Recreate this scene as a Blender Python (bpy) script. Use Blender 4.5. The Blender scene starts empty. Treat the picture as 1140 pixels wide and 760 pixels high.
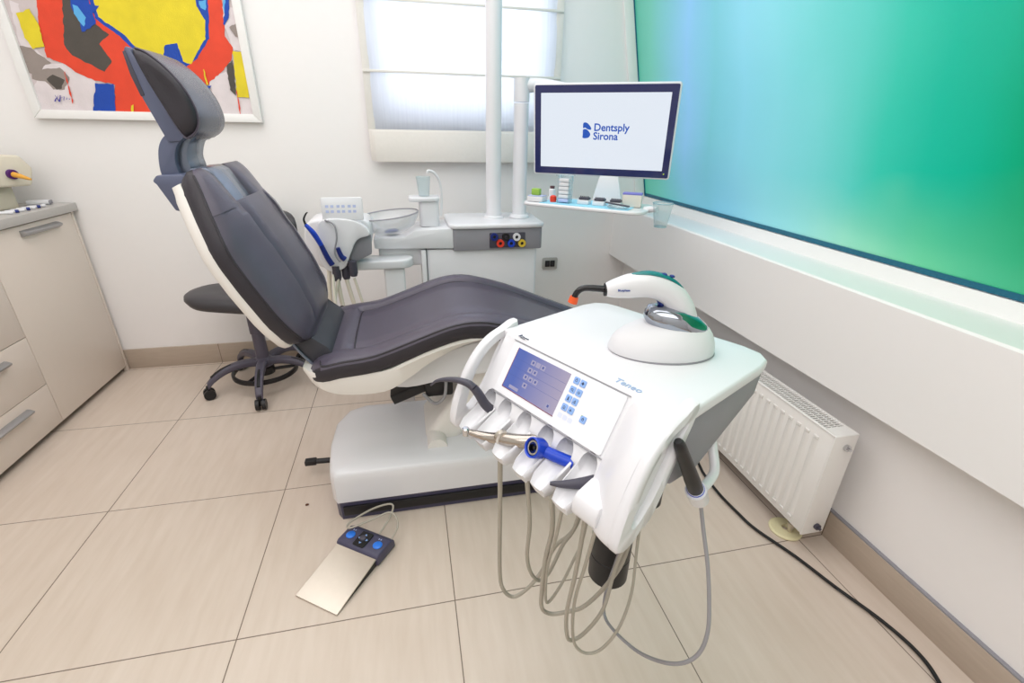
import bpy, bmesh, math, random
from mathutils import Vector, Matrix
random.seed(4)
S = bpy.context.scene; C = S.collection
PI = math.pi
# ------------------------------------------------------------------ camera
cam_d = bpy.data.cameras.new('camera'); cam = bpy.data.objects.new('camera', cam_d); C.objects.link(cam)
S.camera = cam
cam_d.sensor_width = 36; cam_d.lens = 520.754*36/1140; cam_d.clip_start = .02
yaw, pit, rol = .217572, .425282, .018308
f_ = Vector((math.sin(yaw)*math.cos(pit), math.cos(yaw)*math.cos(pit), -math.sin(pit)))
r_ = Vector((math.cos(yaw), -math.sin(yaw), 0)); u_ = r_.cross(f_)
r2 = math.cos(rol)*r_+math.sin(rol)*u_; u2 = -math.sin(rol)*r_+math.cos(rol)*u_
cam.matrix_world = Matrix(((r2.x, u2.x, -f_.x, 1.14635), (r2.y, u2.y, -f_.y, -.96897), (r2.z, u2.z, -f_.z, 1.29017), (0, 0, 0, 1)))
# ------------------------------------------------------------------ view, world, lights
vs = S.view_settings; vs.view_transform = 'Standard'; vs.look = 'None'; vs.gamma = 1; vs.use_curve_mapping = False
vs.exposure = 0.08
W = bpy.data.worlds.new('world'); S.world = W; W.use_nodes = True
W.node_tree.nodes['Background'].inputs[0].default_value = (.86, .92, 1, 1)
W.node_tree.nodes['Background'].inputs[1].default_value = 6.0
def area(name, loc, size, power, col=(1, 1, 1), rot=(0, 0, 0), sy=None):
    d = bpy.data.lights.new(name, 'AREA'); d.energy = power; d.color = col; d.size = size
    if sy: d.shape = 'RECTANGLE'; d.size_y = sy
    o = bpy.data.objects.new(name, d); C.objects.link(o); o.location = loc; o.rotation_euler = rot
    return o
CEIL = 2.65
area('ceiling_fill_front', (.65, .55, CEIL-.06), 2.6, 36, (1, .97, .965), sy=2.0)  # unseen area light added overhead, made wide for soft fill
area('ceiling_fill_rear', (.55, -1.6, CEIL-.06), 2.6, 31, (1, .97, .965), sy=1.6)  # second added fill, out of view, set left to brighten the sill face
# ------------------------------------------------------------------ helpers
def lin(c):
    return tuple((x/255/12.92 if x/255 <= .04045 else ((x/255+.055)/1.055)**2.4) for x in c)+(1,)
def mat(name, rgb, rough=.5, metal=0, coat=0, var=.03, bump=0, scale=30, trans=0, ior=1.45, alpha=1, sheen=0):
    m = bpy.data.materials.new(name); m.use_nodes = True; n = m.node_tree.nodes; l = m.node_tree.links
    b = n['Principled BSDF']; c = lin(rgb)
    tc = n.new('ShaderNodeTexCoord'); nz = n.new('ShaderNodeTexNoise'); nz.inputs['Scale'].default_value = scale
    l.new(tc.outputs['Object'], nz.inputs['Vector'])
    mx = n.new('ShaderNodeMix'); mx.data_type = 'RGBA'
    mx.inputs[6].default_value = tuple(min(1, v*(1-var)) for v in c[:3])+(1,)
    mx.inputs[7].default_value = tuple(min(1, v*(1+var)) for v in c[:3])+(1,)
    l.new(nz.outputs['Fac'], mx.inputs[0]); l.new(mx.outputs[2], b.inputs['Base Color'])
    b.inputs['Roughness'].default_value = rough; b.inputs['Metallic'].default_value = metal
    b.inputs['Coat Weight'].default_value = coat; b.inputs['Coat Roughness'].default_value = .08
    b.inputs['Transmission Weight'].default_value = trans; b.inputs['IOR'].default_value = ior
    b.inputs['Alpha'].default_value = alpha
    if bump:
        bp = n.new('ShaderNodeBump'); bp.inputs['Strength'].default_value = bump; bp.inputs['Distance'].default_value = .002
        n2 = n.new('ShaderNodeTexNoise'); n2.inputs['Scale'].default_value = scale*12; n2.inputs['Detail'].default_value = 4
        l.new(tc.outputs['Object'], n2.inputs['Vector']); l.new(n2.outputs['Fac'], bp.inputs['Height']); l.new(bp.outputs[0], b.inputs['Normal'])
    return m
def emis(name, rgb, strength, base=(20, 20, 20), rough=.15):
    m = mat(name, base, rough); b = m.node_tree.nodes['Principled BSDF']
    b.inputs['Emission Color'].default_value = lin(rgb); b.inputs['Emission Strength'].default_value = strength
    return m
M = dict(
 wall=mat('wall_paint', (243, 240, 239), .85, var=.008, bump=.05), wallbox=mat('box_paint', (242, 241, 240), .6, var=.006),
 ceil=mat('ceiling_paint', (240, 240, 238), .9),
 white=mat('white_plastic', (227, 227, 231), .28, coat=.3, var=.006), offwhite=mat('warm_white_plastic', (233, 229, 224), .4, var=.01),
 satin=mat('satin_white', (226, 226, 229), .45, var=.006),
 leather=mat('charcoal_leather', (84, 78, 92), .33, var=.06, bump=.25, scale=25), leather2=mat('leather_trim_and_shade', (46, 42, 49), .42, var=.06, bump=.25, scale=25),  # second leather: seams and piping, plus shade painted on upholstery sides
 slate=mat('slate_plastic', (92, 98, 122), .3, var=.03), slate2=mat('slate_metallic', (118, 126, 142), .24, metal=.5, var=.03),
 grey=mat('grey_plastic', (146, 145, 152), .5, var=.02), dgrey=mat('dark_grey_plastic', (72, 70, 82), .45, var=.03),
 plinth=mat('plinth_plastic', (70, 68, 92), .4, var=.03), black=mat('black_plastic', (26, 25, 28), .4), rubber=mat('black_rubber', (22, 22, 24), .6),
 chrome=mat('chrome', (205, 205, 208), .12, metal=1), steel=mat('brushed_steel', (208, 200, 188), .28, metal=.9, scale=60), darkchrome=mat('dark_chrome', (160, 165, 175), .05, metal=1),
 cab=mat('cabinet_laminate', (226, 214, 203), .35, var=.012), counter=mat('worktop_laminate', (192, 188, 184), .4, var=.04, scale=60),
 handle=mat('handle_metal', (168, 168, 170), .35, metal=.6), hose=mat('hose_silicone', (168, 162, 150), .45), hose2=mat('grey_cord', (150, 148, 152), .45),
 cream=mat('cream_hose', (222, 214, 200), .45), frame=mat('picture_frame_white', (238, 236, 234), .4),
 fabric=mat('blind_hem_fabric', (232, 228, 222), .9, bump=.3, scale=60), rad=mat('radiator_enamel', (236, 234, 231), .35, var=.006), radin=mat('radiator_inside', (120, 118, 128), .5),
 blue=mat('blue_plastic', (24, 66, 190), .3), dblue=mat('dark_blue', (20, 40, 120), .35), red=mat('red_plastic', (226, 62, 40), .4), yellow=mat('yellow_plastic', (222, 190, 60), .4),
 orange=mat('orange_rubber', (232, 92, 40), .4), amber=mat('amber_plastic', (232, 170, 70), .4), purple=mat('purple_plastic', (80, 20, 110), .4),
 green=mat('green_plastic', (150, 190, 80), .5), cyan=mat('light_blue_paper', (150, 214, 238), .7), teal=mat('teal_gloss', (30, 120, 120), .12),
 beige=mat('beige_plastic', (222, 214, 196), .45), btn=mat('button_blue', (140, 176, 232), .4), ink=mat('ink_blue', (28, 62, 150), .5), inkdark=mat('ink_dark', (50, 60, 90), .5),
 teneo=mat('ink_light_blue', (158, 184, 220), .5), paleyellow=mat('pale_yellow_plastic', (226, 218, 176), .5), cardboard=mat('label_paper', (222, 216, 206), .7), paleblue=mat('pale_blue_plastic', (186, 196, 232), .5),
 seat2=mat('stool_vinyl', (62, 60, 64), .42, var=.05), stoolmetal=mat('stool_base_grey', (88, 84, 98), .4),
)
def glassmat(name, rgb, rough=.02, alpha=.25):
    m = bpy.data.materials.new(name); m.use_nodes = True; n = m.node_tree.nodes; l = m.node_tree.links; n.clear()
    o = n.new('ShaderNodeOutputMaterial'); t = n.new('ShaderNodeBsdfTransparent'); g = n.new('ShaderNodeBsdfGlossy'); d = n.new('ShaderNodeBsdfDiffuse')
    g.inputs['Roughness'].default_value = rough; d.inputs['Color'].default_value = lin(rgb); t.inputs['Color'].default_value = tuple(.96+.04*x for x in lin(rgb)[:3])+(1,)
    fr = n.new('ShaderNodeLayerWeight'); fr.inputs['Blend'].default_value = .35
    mf = n.new('ShaderNodeMath'); mf.operation = 'MULTIPLY'; mf.inputs[1].default_value = .35; m1 = n.new('ShaderNodeMixShader'); m1.inputs[0].default_value = alpha; m2 = n.new('ShaderNodeMixShader')
    l.new(t.outputs[0], m1.inputs[1]); l.new(d.outputs[0], m1.inputs[2]); l.new(fr.outputs['Facing'], mf.inputs[0]); l.new(mf.outputs[0], m2.inputs[0])
    l.new(m1.outputs[0], m2.inputs[1]); l.new(g.outputs[0], m2.inputs[2]); l.new(m2.outputs[0], o.inputs[0]); return m
M['glass'] = glassmat('clear_glass', (225, 230, 235)); M['cupglass'] = glassmat('cup_plastic', (200, 222, 228), alpha=.18)

def catmull(pts, n=6, closed=False):
    P = [Vector(p) for p in pts]; out = []; N = len(P)
    if N < 3: return P
    for i in range(N if closed else N-1):
        if closed: p0, p1, p2, p3 = P[i-1], P[i], P[(i+1) % N], P[(i+2) % N]
        else: p0, p1, p2, p3 = P[max(i-1, 0)], P[i], P[i+1], P[min(i+2, N-1)]
        for k in range(n):
            t = k/n
            out.append(.5*((2*p1)+(-p0+p2)*t+(2*p0-5*p1+4*p2-p3)*t*t+(-p0+3*p1-3*p2+p3)*t*t*t))
    if not closed: out.append(P[-1])
    return out
def sm2(pts, n=5, closed=True): return [(v.x, v.y) for v in catmull([(p[0], p[1], 0) for p in pts], n, closed)]
def loft(bm, rings, cap=True, closed=False):
    R = [[bm.verts.new(p) for p in r] for r in rings]; n = len(R[0])
    for a, b in zip(R, R[1:]+([R[0]] if closed else [])):
        for i in range(n):
            try: bm.faces.new((a[i], a[(i+1) % n], b[(i+1) % n], b[i]))
            except ValueError: pass
    if cap and not closed:
        bm.faces.new(R[0][::-1]); bm.faces.new(R[-1])
def tube(bm, pts, r, seg=10, n=6, smooth=True, cap=True):
    P = catmull(pts, n) if smooth else [Vector(p) for p in pts]; N = len(P)
    if isinstance(r, (int, float)): rr = [r]*N
    else:
        rr = []
        for i in range(N):
            t = i/(N-1)*(len(r)-1); k = min(int(t), len(r)-2); rr.append(r[k]+(r[k+1]-r[k])*(t-k))
    T = [(P[min(i+1, N-1)]-P[max(i-1, 0)]).normalized() for i in range(N)]
    a = Vector((0, 0, 1)) if abs(T[0].z) < .9 else Vector((1, 0, 0)); nrm = T[0].cross(a).normalized(); rings = []
    for i in range(N):
        nrm = (nrm-T[i]*nrm.dot(T[i])).normalized(); b = T[i].cross(nrm)
        rings.append([P[i]+rr[i]*(math.cos(t)*nrm+math.sin(t)*b) for t in [2*PI*k/seg for k in range(seg)]])
    loft(bm, rings, cap)
def cyl(bm, a, b, r, seg=20): tube(bm, [a, b], r, seg, smooth=False)
def bevel(bm, w, seg=2, ang=30, verts=None):
    bm.normal_update()
    es = [e for e in bm.edges if len(e.link_faces) == 2 and e.calc_face_angle(0) > math.radians(ang)]
    if es: bmesh.ops.bevel(bm, geom=es, offset=w, segments=seg, affect='EDGES', profile=.5, clamp_overlap=True)
def merge(dst, src):
    me = bpy.data.meshes.new('t'); src.to_mesh(me); dst.from_mesh(me); bpy.data.meshes.remove(me); src.free()
def box(bm, x0, x1, y0, y1, z0, z1, bv=0, seg=2, mtx=None):
    b = bmesh.new(); bmesh.ops.create_cube(b, size=1)
    for v in b.verts: v.co = Vector(((x0+x1)/2+v.co.x*(x1-x0), (y0+y1)/2+v.co.y*(y1-y0), (z0+z1)/2+v.co.z*(z1-z0)))
    if bv: bevel(b, bv, seg)
    if mtx: b.transform(mtx)
    merge(bm, b)
AX = {'x': lambda p, h: (h, p[0], p[1]), 'y': lambda p, h: (p[0], h, p[1]), 'z': lambda p, h: (p[0], p[1], h)}
def prism(bm, pts, axis, lo, hi, bv=0, seg=2, mtx=None, ang=30):
    b = bmesh.new(); f = AX[axis]
    loft(b, [[f(p, lo) for p in pts], [f(p, hi) for p in pts]])
    bmesh.ops.recalc_face_normals(b, faces=b.faces)
    if bv: bevel(b, bv, seg, ang)
    if mtx: b.transform(mtx)
    merge(bm, b)
def lathe(bm, prof, c=(0, 0, 0), seg=28, mtx=None, sx=1, sy=1):
    b = bmesh.new()
    cl_ = prof[0] == prof[-1]
    if cl_: prof = prof[:-1]
    rings = [[Vector((c[0]+max(r, 1e-4)*math.cos(t)*sx, c[1]+max(r, 1e-4)*math.sin(t)*sy, c[2]+z)) for t in [2*PI*k/seg for k in range(seg)]] for r, z in prof]
    loft(b, rings, closed=cl_)
    if mtx: b.transform(mtx)
    merge(bm, b)
def rrect(x0, x1, y0, y1, r, n=5):
    out = []
    for cx, cy, a in ((x1-r, y1-r, 0), (x0+r, y1-r, 90), (x0+r, y0+r, 180), (x1-r, y0+r, 270)):
        for k in range(n+1):
            t = math.radians(a+90*k/n); out.append((cx+r*math.cos(t), cy+r*math.sin(t)))
    return out
def obj(name, bm, m, parent=None, world=False, ang=35):
    if world and parent:
        off = Vector(); q = parent
        while q: off += q.location; q = q.parent
        bmesh.ops.translate(bm, verts=bm.verts, vec=-off)
    bmesh.ops.recalc_face_normals(bm, faces=bm.faces); bm.normal_update()
    for f in bm.faces: f.smooth = True
    for e in bm.edges:
        if len(e.link_faces) == 2: e.smooth = e.calc_face_angle(0) < math.radians(ang)
    me = bpy.data.meshes.new(name); bm.to_mesh(me); bm.free()
    for mm in (m if isinstance(m, list) else [m]): me.materials.append(mm)
    o = bpy.data.objects.new(name, me); C.objects.link(o); o.parent = parent
    return o
def B(): return bmesh.new()
def thing(name, label, cat, loc=(0, 0, 0), rotz=0, group=None):
    o = bpy.data.objects.new(name, None); C.objects.link(o); o.empty_display_size = .05
    o.location = loc; o.rotation_euler = (0, 0, rotz); tag(o, label, cat, group); return o
def tag(o, label, cat, group=None):
    o['label'] = label; o['category'] = cat
    if group: o['group'] = group
    return o
def struct(name, bm, m): o = obj(name, bm, m); o['kind'] = 'structure'; return o
def cut(o, bms):
    """subtract shapes from a finished mesh object (applied, cutters removed)"""
    cs = []
    for b in bms:
        bmesh.ops.recalc_face_normals(b, faces=b.faces)
        me = bpy.data.meshes.new('c'); b.to_mesh(me); b.free(); c = bpy.data.objects.new('c', me); C.objects.link(c)
        q = o
        c.parent = o.parent; cs.append(c)
        md = o.modifiers.new('cut', 'BOOLEAN'); md.operation = 'DIFFERENCE'; md.object = c; md.solver = 'EXACT'
    dg = bpy.context.evaluated_depsgraph_get(); dg.update(); me = bpy.data.meshes.new_from_object(o.evaluated_get(dg))
    for i in range(len(me.polygons)): me.polygons[i].use_smooth = True
    o.modifiers.clear(); old = o.data; o.data = me; bpy.data.meshes.remove(old)
    b = B(); b.from_mesh(me); b.normal_update()
    for e in b.edges:
        if len(e.link_faces) == 2: e.smooth = e.calc_face_angle(0) < math.radians(35)
    b.to_mesh(me); b.free()
    for c in cs: bpy.data.objects.remove(c)
    return o
def text(name, body, size, m, parent, mtx, ext=.0004, space=1.0, bold=0):
    cu = bpy.data.curves.new(name, 'FONT'); cu.body = body; cu.size = size; cu.extrude = ext; cu.space_character = space; cu.offset = bold
    cu.resolution_u = 3
    t = bpy.data.objects.new(name, cu); C.objects.link(t); dg = bpy.context.evaluated_depsgraph_get(); dg.update()
    me = bpy.data.meshes.new_from_object(t.evaluated_get(dg)); bpy.data.objects.remove(t); me.transform(mtx); me.materials.clear(); me.materials.append(m)
    o = bpy.data.objects.new(name, me); C.objects.link(o); o.parent = parent; return o
def frame3(o, x, y, z):  # matrix from origin and axes
    return Matrix(((x[0], y[0], z[0], o[0]), (x[1], y[1], z[1], o[1]), (x[2], y[2], z[2], o[2]), (0, 0, 0, 1)))

# ================================================================== ROOM
XL, XR, YB, YF = -1.12, 2.512, 1.83, -2.7
# floor tiles
m = mat('floor_tile', (203, 187, 172), .42); n = m.node_tree.nodes; l = m.node_tree.links; b = n['Principled BSDF']
tc = n.new('ShaderNodeTexCoord'); sp = n.new('ShaderNodeSeparateXYZ'); l.new(tc.outputs['Object'], sp.inputs[0])
def mth(n, l, op, a, b=None, c=None):
    q = n.new('ShaderNodeMath'); q.operation = op
    for i, v in enumerate((a, b, c)):
        if v is None: continue
        if isinstance(v, (int, float)): q.inputs[i].default_value = v
        else: l.new(v, q.inputs[i])
    return q.outputs[0]
gx = mth(n, l, 'PINGPONG', sp.outputs[0], .3); gy = mth(n, l, 'PINGPONG', sp.outputs[1], .3)
# lines fall where coordinate is a multiple of .6
grout = mth(n, l, 'LESS_THAN', mth(n, l, 'MINIMUM', gx, gy), .0016)
mp = n.new('ShaderNodeMapping'); mp.inputs['Scale'].default_value = (24, 3.0, 1); mp.inputs['Rotation'].default_value = (0, 0, .12); l.new(tc.outputs['Object'], mp.inputs[0])
nz = n.new('ShaderNodeTexNoise'); nz.inputs['Scale'].default_value = 1.6; nz.inputs['Detail'].default_value = 6; l.new(mp.outputs[0], nz.inputs['Vector'])
n2 = n.new('ShaderNodeTexNoise'); n2.inputs['Scale'].default_value = 2.2; l.new(tc.outputs['Object'], n2.inputs['Vector'])
cr = n.new('ShaderNodeValToRGB'); cr.color_ramp.elements[0].color = lin((205, 189, 174)); cr.color_ramp.elements[1].color = lin((217, 203, 190)); cr.color_ramp.elements[0].position = .3; cr.color_ramp.elements[1].position = .7
l.new(mth(n, l, 'ADD', mth(n, l, 'MULTIPLY', nz.outputs['Fac'], .6), mth(n, l, 'MULTIPLY', n2.outputs['Fac'], .4)), cr.inputs[0])
mx = n.new('ShaderNodeMix'); mx.data_type = 'RGBA'; l.new(grout, mx.inputs[0]); l.new(cr.outputs[0], mx.inputs[6]); mx.inputs[7].default_value = lin((120, 105, 92))
l.new(mx.outputs[2], b.inputs['Base Color']); M['floor'] = m
m = m.copy(); m.name = 'baseboard_tile'; 
for e, c in zip([q for q in m.node_tree.nodes if q.type == 'VALTORGB'][0].color_ramp.elements, ((178, 162, 147), (190, 175, 160))): e.color = lin(c)
[q for q in m.node_tree.nodes if q.type == 'MAPPING'][0].inputs['Scale'].default_value = (6, 6, 60)
M['base'] = m
bm = B(); box(bm, XL-.1, XR+.1, YF-.1, YB+.1, -.05, 0); struct('floor', bm, M['floor'])
bm = B(); box(bm, XL-.1, XR+.2, YF-.1, YB+.3, CEIL, CEIL+.05); struct('ceiling', bm, M['ceil'])
HX0, HX1, HZ0, HZ1 = 1.03, 1.94, 1.35, 2.35
bm = B()
box(bm, XL-.1, HX0, YB, YB+.12, 0, CEIL); box(bm, HX1, XR+.25, YB, YB+.12, 0, CEIL); box(bm, HX0, HX1, YB, YB+.12, 0, HZ0); box(bm, HX0, HX1, YB, YB+.12, HZ1, CEIL)
struct('wall_back', bm, M['wall'])
bm = B(); box(bm, XL-.1, XL, YF, YB, 0, CEIL); struct('wall_left', bm, M['wall'])
bm = B(); box(bm, XL-.1, XR+.25, YF-.1, YF, 0, CEIL); struct('wall_front', bm, M['wall'])
bm = B(); box(bm, XR, XR+.12, YF, YB, 0, .7); struct('wall_right', bm, M['wall'])
# boxed sill along the right wall, then the slanting glazed wall above it
bm = B(); prism(bm, [(2.4, .565), (2.4, .874), (2.406, .88), (2.58, .88), (2.59, .925), (2.72, .925), (2.72, .60), (2.512, .60), (2.512, .565)], 'y', YF, YB); struct('trim_1', bm, M['wallbox'])
def sx(z): return 2.6-.21*(z-.925)
ZT = 2.3
bm = B(); prism(bm, [(sx(ZT), ZT), (sx(CEIL), CEIL), (sx(CEIL)+.15, CEIL), (sx(ZT)+.15, ZT)], 'y', YF, YB); struct('wall_right_upper', bm, M['wall'])
bm = B(); prism(bm, [(sx(.925), .925), (sx(ZT), ZT), (sx(ZT)+.15, ZT), (sx(.925)+.15, .925)], 'y', YF, -1.75); struct('wall_right_rear', bm, M['wall'])
# printed glass of the slanting window
m = bpy.data.materials.new('green_printed_glass'); m.use_nodes = True; n = m.node_tree.nodes; l = m.node_tree.links; b = n['Principled BSDF']
tc = n.new('ShaderNodeTexCoord'); sp = n.new('ShaderNodeSeparateXYZ'); l.new(tc.outputs['Object'], sp.inputs[0])
nz = n.new('ShaderNodeTexNoise'); nz.inputs['Scale'].default_value = 1.5; nz.inputs['Detail'].default_value = 1.5; l.new(tc.outputs['Object'], nz.inputs['Vector'])
n2 = n.new('ShaderNodeTexNoise'); n2.inputs['Scale'].default_value = 2.3; l.new(tc.outputs['Object'], n2.inputs['Vector'])
# position along the wall (y), warped
yy = mth(n, l, 'ADD', sp.outputs[1], mth(n, l, 'MULTIPLY', mth(n, l, 'SUBTRACT', nz.outputs['Fac'], .5), .26))
t = n.new('ShaderNodeMapRange'); t.inputs[1].default_value = 1.9; t.inputs[2].default_value = -.15; l.new(yy, t.inputs[0])
cr = n.new('ShaderNodeValToRGB'); els = cr.color_ramp.elements
stops = [(0, (70, 165, 140)), (.12, (100, 182, 165)), (.28, (128, 184, 222)), (.36, (112, 186, 200)), (.46, (124, 196, 214)), (.56, (120, 198, 208)), (.66, (106, 196, 196)), (.74, (82, 190, 180)), (.80, (44, 182, 160)), (.865, (4, 172, 146)), (.92, (0, 166, 136)), (1, (0, 148, 98))]
els[0].position = 0; els[0].color = lin(stops[0][1]); els[1].position = 1; els[1].color = lin(stops[-1][1])
for p_, c_ in stops[1:-1]: e = els.new(p_); e.color = lin(c_)
l.new(t.outputs[0], cr.inputs[0])
t2 = n.new('ShaderNodeMapRange'); t2.inputs[1].default_value = .28; t2.inputs[2].default_value = .0; l.new(mth(n, l, 'ADD', sp.outputs[2], mth(n, l, 'MULTIPLY', mth(n, l, 'SUBTRACT', n2.outputs['Fac'], .5), .35)), t2.inputs[0])
c2 = n.new('ShaderNodeValToRGB'); e2 = c2.color_ramp.elements
s2 = [(0, (80, 170, 140)), (.16, (90, 176, 172)), (.40, (112, 178, 208)), (.62, (140, 200, 204)), (.76, (150, 206, 180)), (.90, (96, 188, 142)), (1, (60, 166, 122))]
e2[0].color = lin(s2[0][1]); e2[1].color = lin(s2[-1][1])
for p_, c_ in s2[1:-1]: e = e2.new(p_); e.color = lin(c_)
l.new(t.outputs[0], c2.inputs[0])
mx = n.new('ShaderNodeMix'); mx.data_type = 'RGBA'; l.new(mth(n, l, 'MULTIPLY', t2.outputs[0], .85), mx.inputs[0]); l.new(cr.outputs[0], mx.inputs[6]); l.new(c2.outputs[0], mx.inputs[7])
l.new(mx.outputs[2], b.inputs['Emission Color']); b.inputs['Emission Strength'].default_value = .36
l.new(mx.outputs[2], b.inputs['Base Color']); b.inputs['Roughness'].default_value = .25
M['greenglass'] = m
win = thing('window_2', 'large slanting window of green and pale blue printed glass', 'window', (2.6, 0, .925)); win['kind'] = 'structure'
del win['label'], win['category']
bm = B(); prism(bm, [(sx(.945)-.002, .945), (sx(ZT), ZT), (sx(ZT)+.02, ZT), (sx(.945)+.02, .945)], 'y', -1.75, YB-.012); obj('window_pane', bm, M['greenglass'], win, True)
fr = mat('window_frame_teal', (10, 100, 128), .35)
bm = B(); prism(bm, [(sx(.925)-.006, .928), (sx(.945)-.006, .945), (sx(.945)+.02, .945), (sx(.925)+.02, .928)], 'y', -1.75, YB-.004)
prism(bm, [(sx(.928)-.008, .928), (sx(ZT)-.008, ZT), (sx(ZT)+.02, ZT), (sx(.928)+.02, .928)], 'y', YB-.014, YB-.004); obj('window_frame', bm, fr, win, True)
bm = B(); prism(bm, [(sx(.93)-.06, .885), (sx(ZT)-.06, ZT), (sx(ZT), ZT), (sx(.93), .885)], 'y', YB-.012, YB, .003); struct('trim_2', bm, M['wallbox'])
# baseboards
bm = B(); box(bm, XL, XR, YB-.012, YB, 0, .118, .001); struct('baseboard_back', bm, M['base'])
bm = B(); box(bm, XR-.014, XR, YF, YB-.012, 0, .105, .001); struct('baseboard_right', bm, M['base'])
bm = B(); box(bm, XR-.012, XR, YF, YB-.012, .105, .111, .001); struct('trim_3', bm, M['grey'])
# back window (behind the roman shade)
win = thing('window_1', '', '', (1.5, YB+.1, HZ0)); win['kind'] = 'structure'; del win['label'], win['category']
bm = B()
for x0, x1, z0, z1 in ((HX0, HX1, HZ0, HZ0+.05), (HX0, HX1, HZ1-.05, HZ1), (HX0, HX0+.05, HZ0, HZ1), (HX1-.05, HX1, HZ0, HZ1)): box(bm, x0, x1, YB+.07, YB+.11, z0, z1, .004)
obj('window_frame', bm, M['white'], win, True)
bm = B(); box(bm, HX0+.04, HX1-.04, YB+.085, YB+.09, HZ0+.04, HZ1-.04); obj('window_pane', bm, M['glass'], win, True)

# roman shade
m = bpy.data.materials.new('shade_fabric'); m.use_nodes = True; n = m.node_tree.nodes; l = m.node_tree.links; n.clear()
o = n.new('ShaderNodeOutputMaterial'); d = n.new('ShaderNodeBsdfDiffuse'); tr = n.new('ShaderNodeBsdfTranslucent'); ms = n.new('ShaderNodeMixShader'); ms.inputs[0].default_value = .5
tc = n.new('ShaderNodeTexCoord'); mp = n.new('ShaderNodeMapping'); mp.inputs['Scale'].default_value = (90, 1, 4); nz = n.new('ShaderNodeTexNoise'); nz.inputs['Scale'].default_value = 1; cr = n.new('ShaderNodeValToRGB')
cr.color_ramp.elements[0].color = lin((228, 230, 236)); cr.color_ramp.elements[1].color = lin((244, 246, 250)); l.new(tc.outputs['Object'], mp.inputs[0]); l.new(mp.outputs[0], nz.inputs[0]); l.new(nz.outputs['Fac'], cr.inputs[0])
l.new(cr.outputs[0], d.inputs[0]); l.new(cr.outputs[0], tr.inputs[0]); l.new(d.outputs[0], ms.inputs[1]); l.new(tr.outputs[0], ms.inputs[2]); l.new(ms.outputs[0], o.inputs[0]); M['shade'] = m
sh = thing('roman_shade', 'white translucent roman shade hanging over the back window', 'blind', (1.49, 1.80, 1.12))
def wavy(x0, x1, zs, y):   # thin fabric panel with slight belly between rods
    bm = B(); nx = 24
    rings = []
    pts = []
    for i, z in enumerate(zs): pts.append(z)
    V = [[None]*(nx+1) for _ in pts]
    for j, (z, dy) in enumerate(pts):
        for i in range(nx+1):
            x = x0+(x1-x0)*i/nx
            V[j][i] = bm.verts.new((x, y+dy+.0015*math.sin(i*1.7+j), z))
    for j in range(len(pts)-1):
        for i in range(nx): bm.faces.new((V[j][i], V[j][i+1], V[j+1][i+1], V[j+1][i]))
    g = bmesh.ops.solidify(bm, geom=bm.faces[:], thickness=.0012)
    return bm
zz_ = []
for a, b_ in ((1.275, 1.545), (1.545, 1.845), (1.845, 2.14), (2.14, 2.42)):
    for k in range(6):
        t = k/5; zz_.append((a+(b_-a)*t, -.008*math.sin(PI*t)))
obj('shade_panel', wavy(1.005, 1.965, zz_, 1.80), M['shade'], sh, True)
for x0, x1 in ((.972, 1.008), (1.962, 2.0)):
    bm = B(); box(bm, x0, x1, 1.796, 1.80, 1.265, 2.42, .001); obj('side_hem', bm, M['fabric'], sh, True)
for z in (1.545, 1.845, 2.14):
    bm = B(); box(bm, .974, 1.998, 1.788, 1.796, z-.006, z+.006, .002); obj('rod_pocket', bm, M['fabric'], sh, True)
for k in range(3):
    bm = B(); box(bm, .975+.012*k, 2.0, 1.782-.008*k, 1.787-.008*k, 1.122+.003*(2-k), 1.28-.004*k, .002); obj('stacked_fold', bm, M['fabric'], sh, True)
bm = B(); box(bm, .97, 2.0, 1.78, 1.826, 2.42, 2.47, .003); obj('head_rail', bm, M['white'], sh, True)

# wall outlet
ol = thing('wall_outlet', 'grey framed power outlet low on the back wall', 'outlet', (2.0, YB, .52))
bm = B(); prism(bm, rrect(1.950, 2.050, .482, .558, .012), 'y', YB-.009, YB-.0005, .003); obj('frame', bm, mat('outlet_frame', (178, 174, 170), .4), ol, True)
for k in range(2):
    bm = B(); prism(bm, rrect(1.968+k*.033, 1.998+k*.033, .50, .54, .003), 'y', YB-.013, YB-.009, .001); s = obj('socket', bm, M['black'], ol, True)
    bm = B()
    for q in (-.008, 0, .008): cyl(bm, (1.983+k*.033, YB-.0135, .52+q), (1.983+k*.033, YB-.0128, .52+q), .0022, 8)
    obj('hole', bm, M['dgrey'], s, True)

# ================================================================== DENTAL CHAIR
YC = .65
ch = thing('dental_chair', 'dental treatment chair with charcoal leather upholstery on a white base', 'dental chair', (1.2, YC, 0))
# --- base
L0, L1, F0, F1 = .80, 1.78, .39, .84
def baseplan(ins, x1=L1):
    return [(x1, F0+ins), (x1, F1-ins)] + [(L0+.10, F1-ins), (L0+.04+ins, F1-.03), (L0+ins, F1-.12), (L0-.005+ins, .58), (L0+.005+ins, .47), (L0+.013+ins, F0+.03+ins*.5), (L0+.03+ins, F0+ins)]
bm = B()
rings = []
for z, ins in ((.082, 0), (.17, 0), (.192, .004), (.201, .012), (.206, .024), (.214, .07), (.217, .12)):
    k_ = 1-ins*2.2
    rings.append([(1.35+(x-1.35)*(1-ins*1.2), .60+(y-.60)*k_, z) for x, y in baseplan(0)])
loft(bm, rings); obj('base_cover', bm, M['white'], ch, True, ang=28)
bm = B(); loft(bm, [[(x, y, z) for x, y in baseplan(i)] for z, i in ((0.0, .008), (.078, .006))]); pl = obj('plinth', bm, M['plinth'], ch, True)
bm = B(); box(bm, .845, L1-.03, F0-.001, F0+.008, .022, .060, .002); obj('plinth_recess', bm, M['black'], pl, True)
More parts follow.
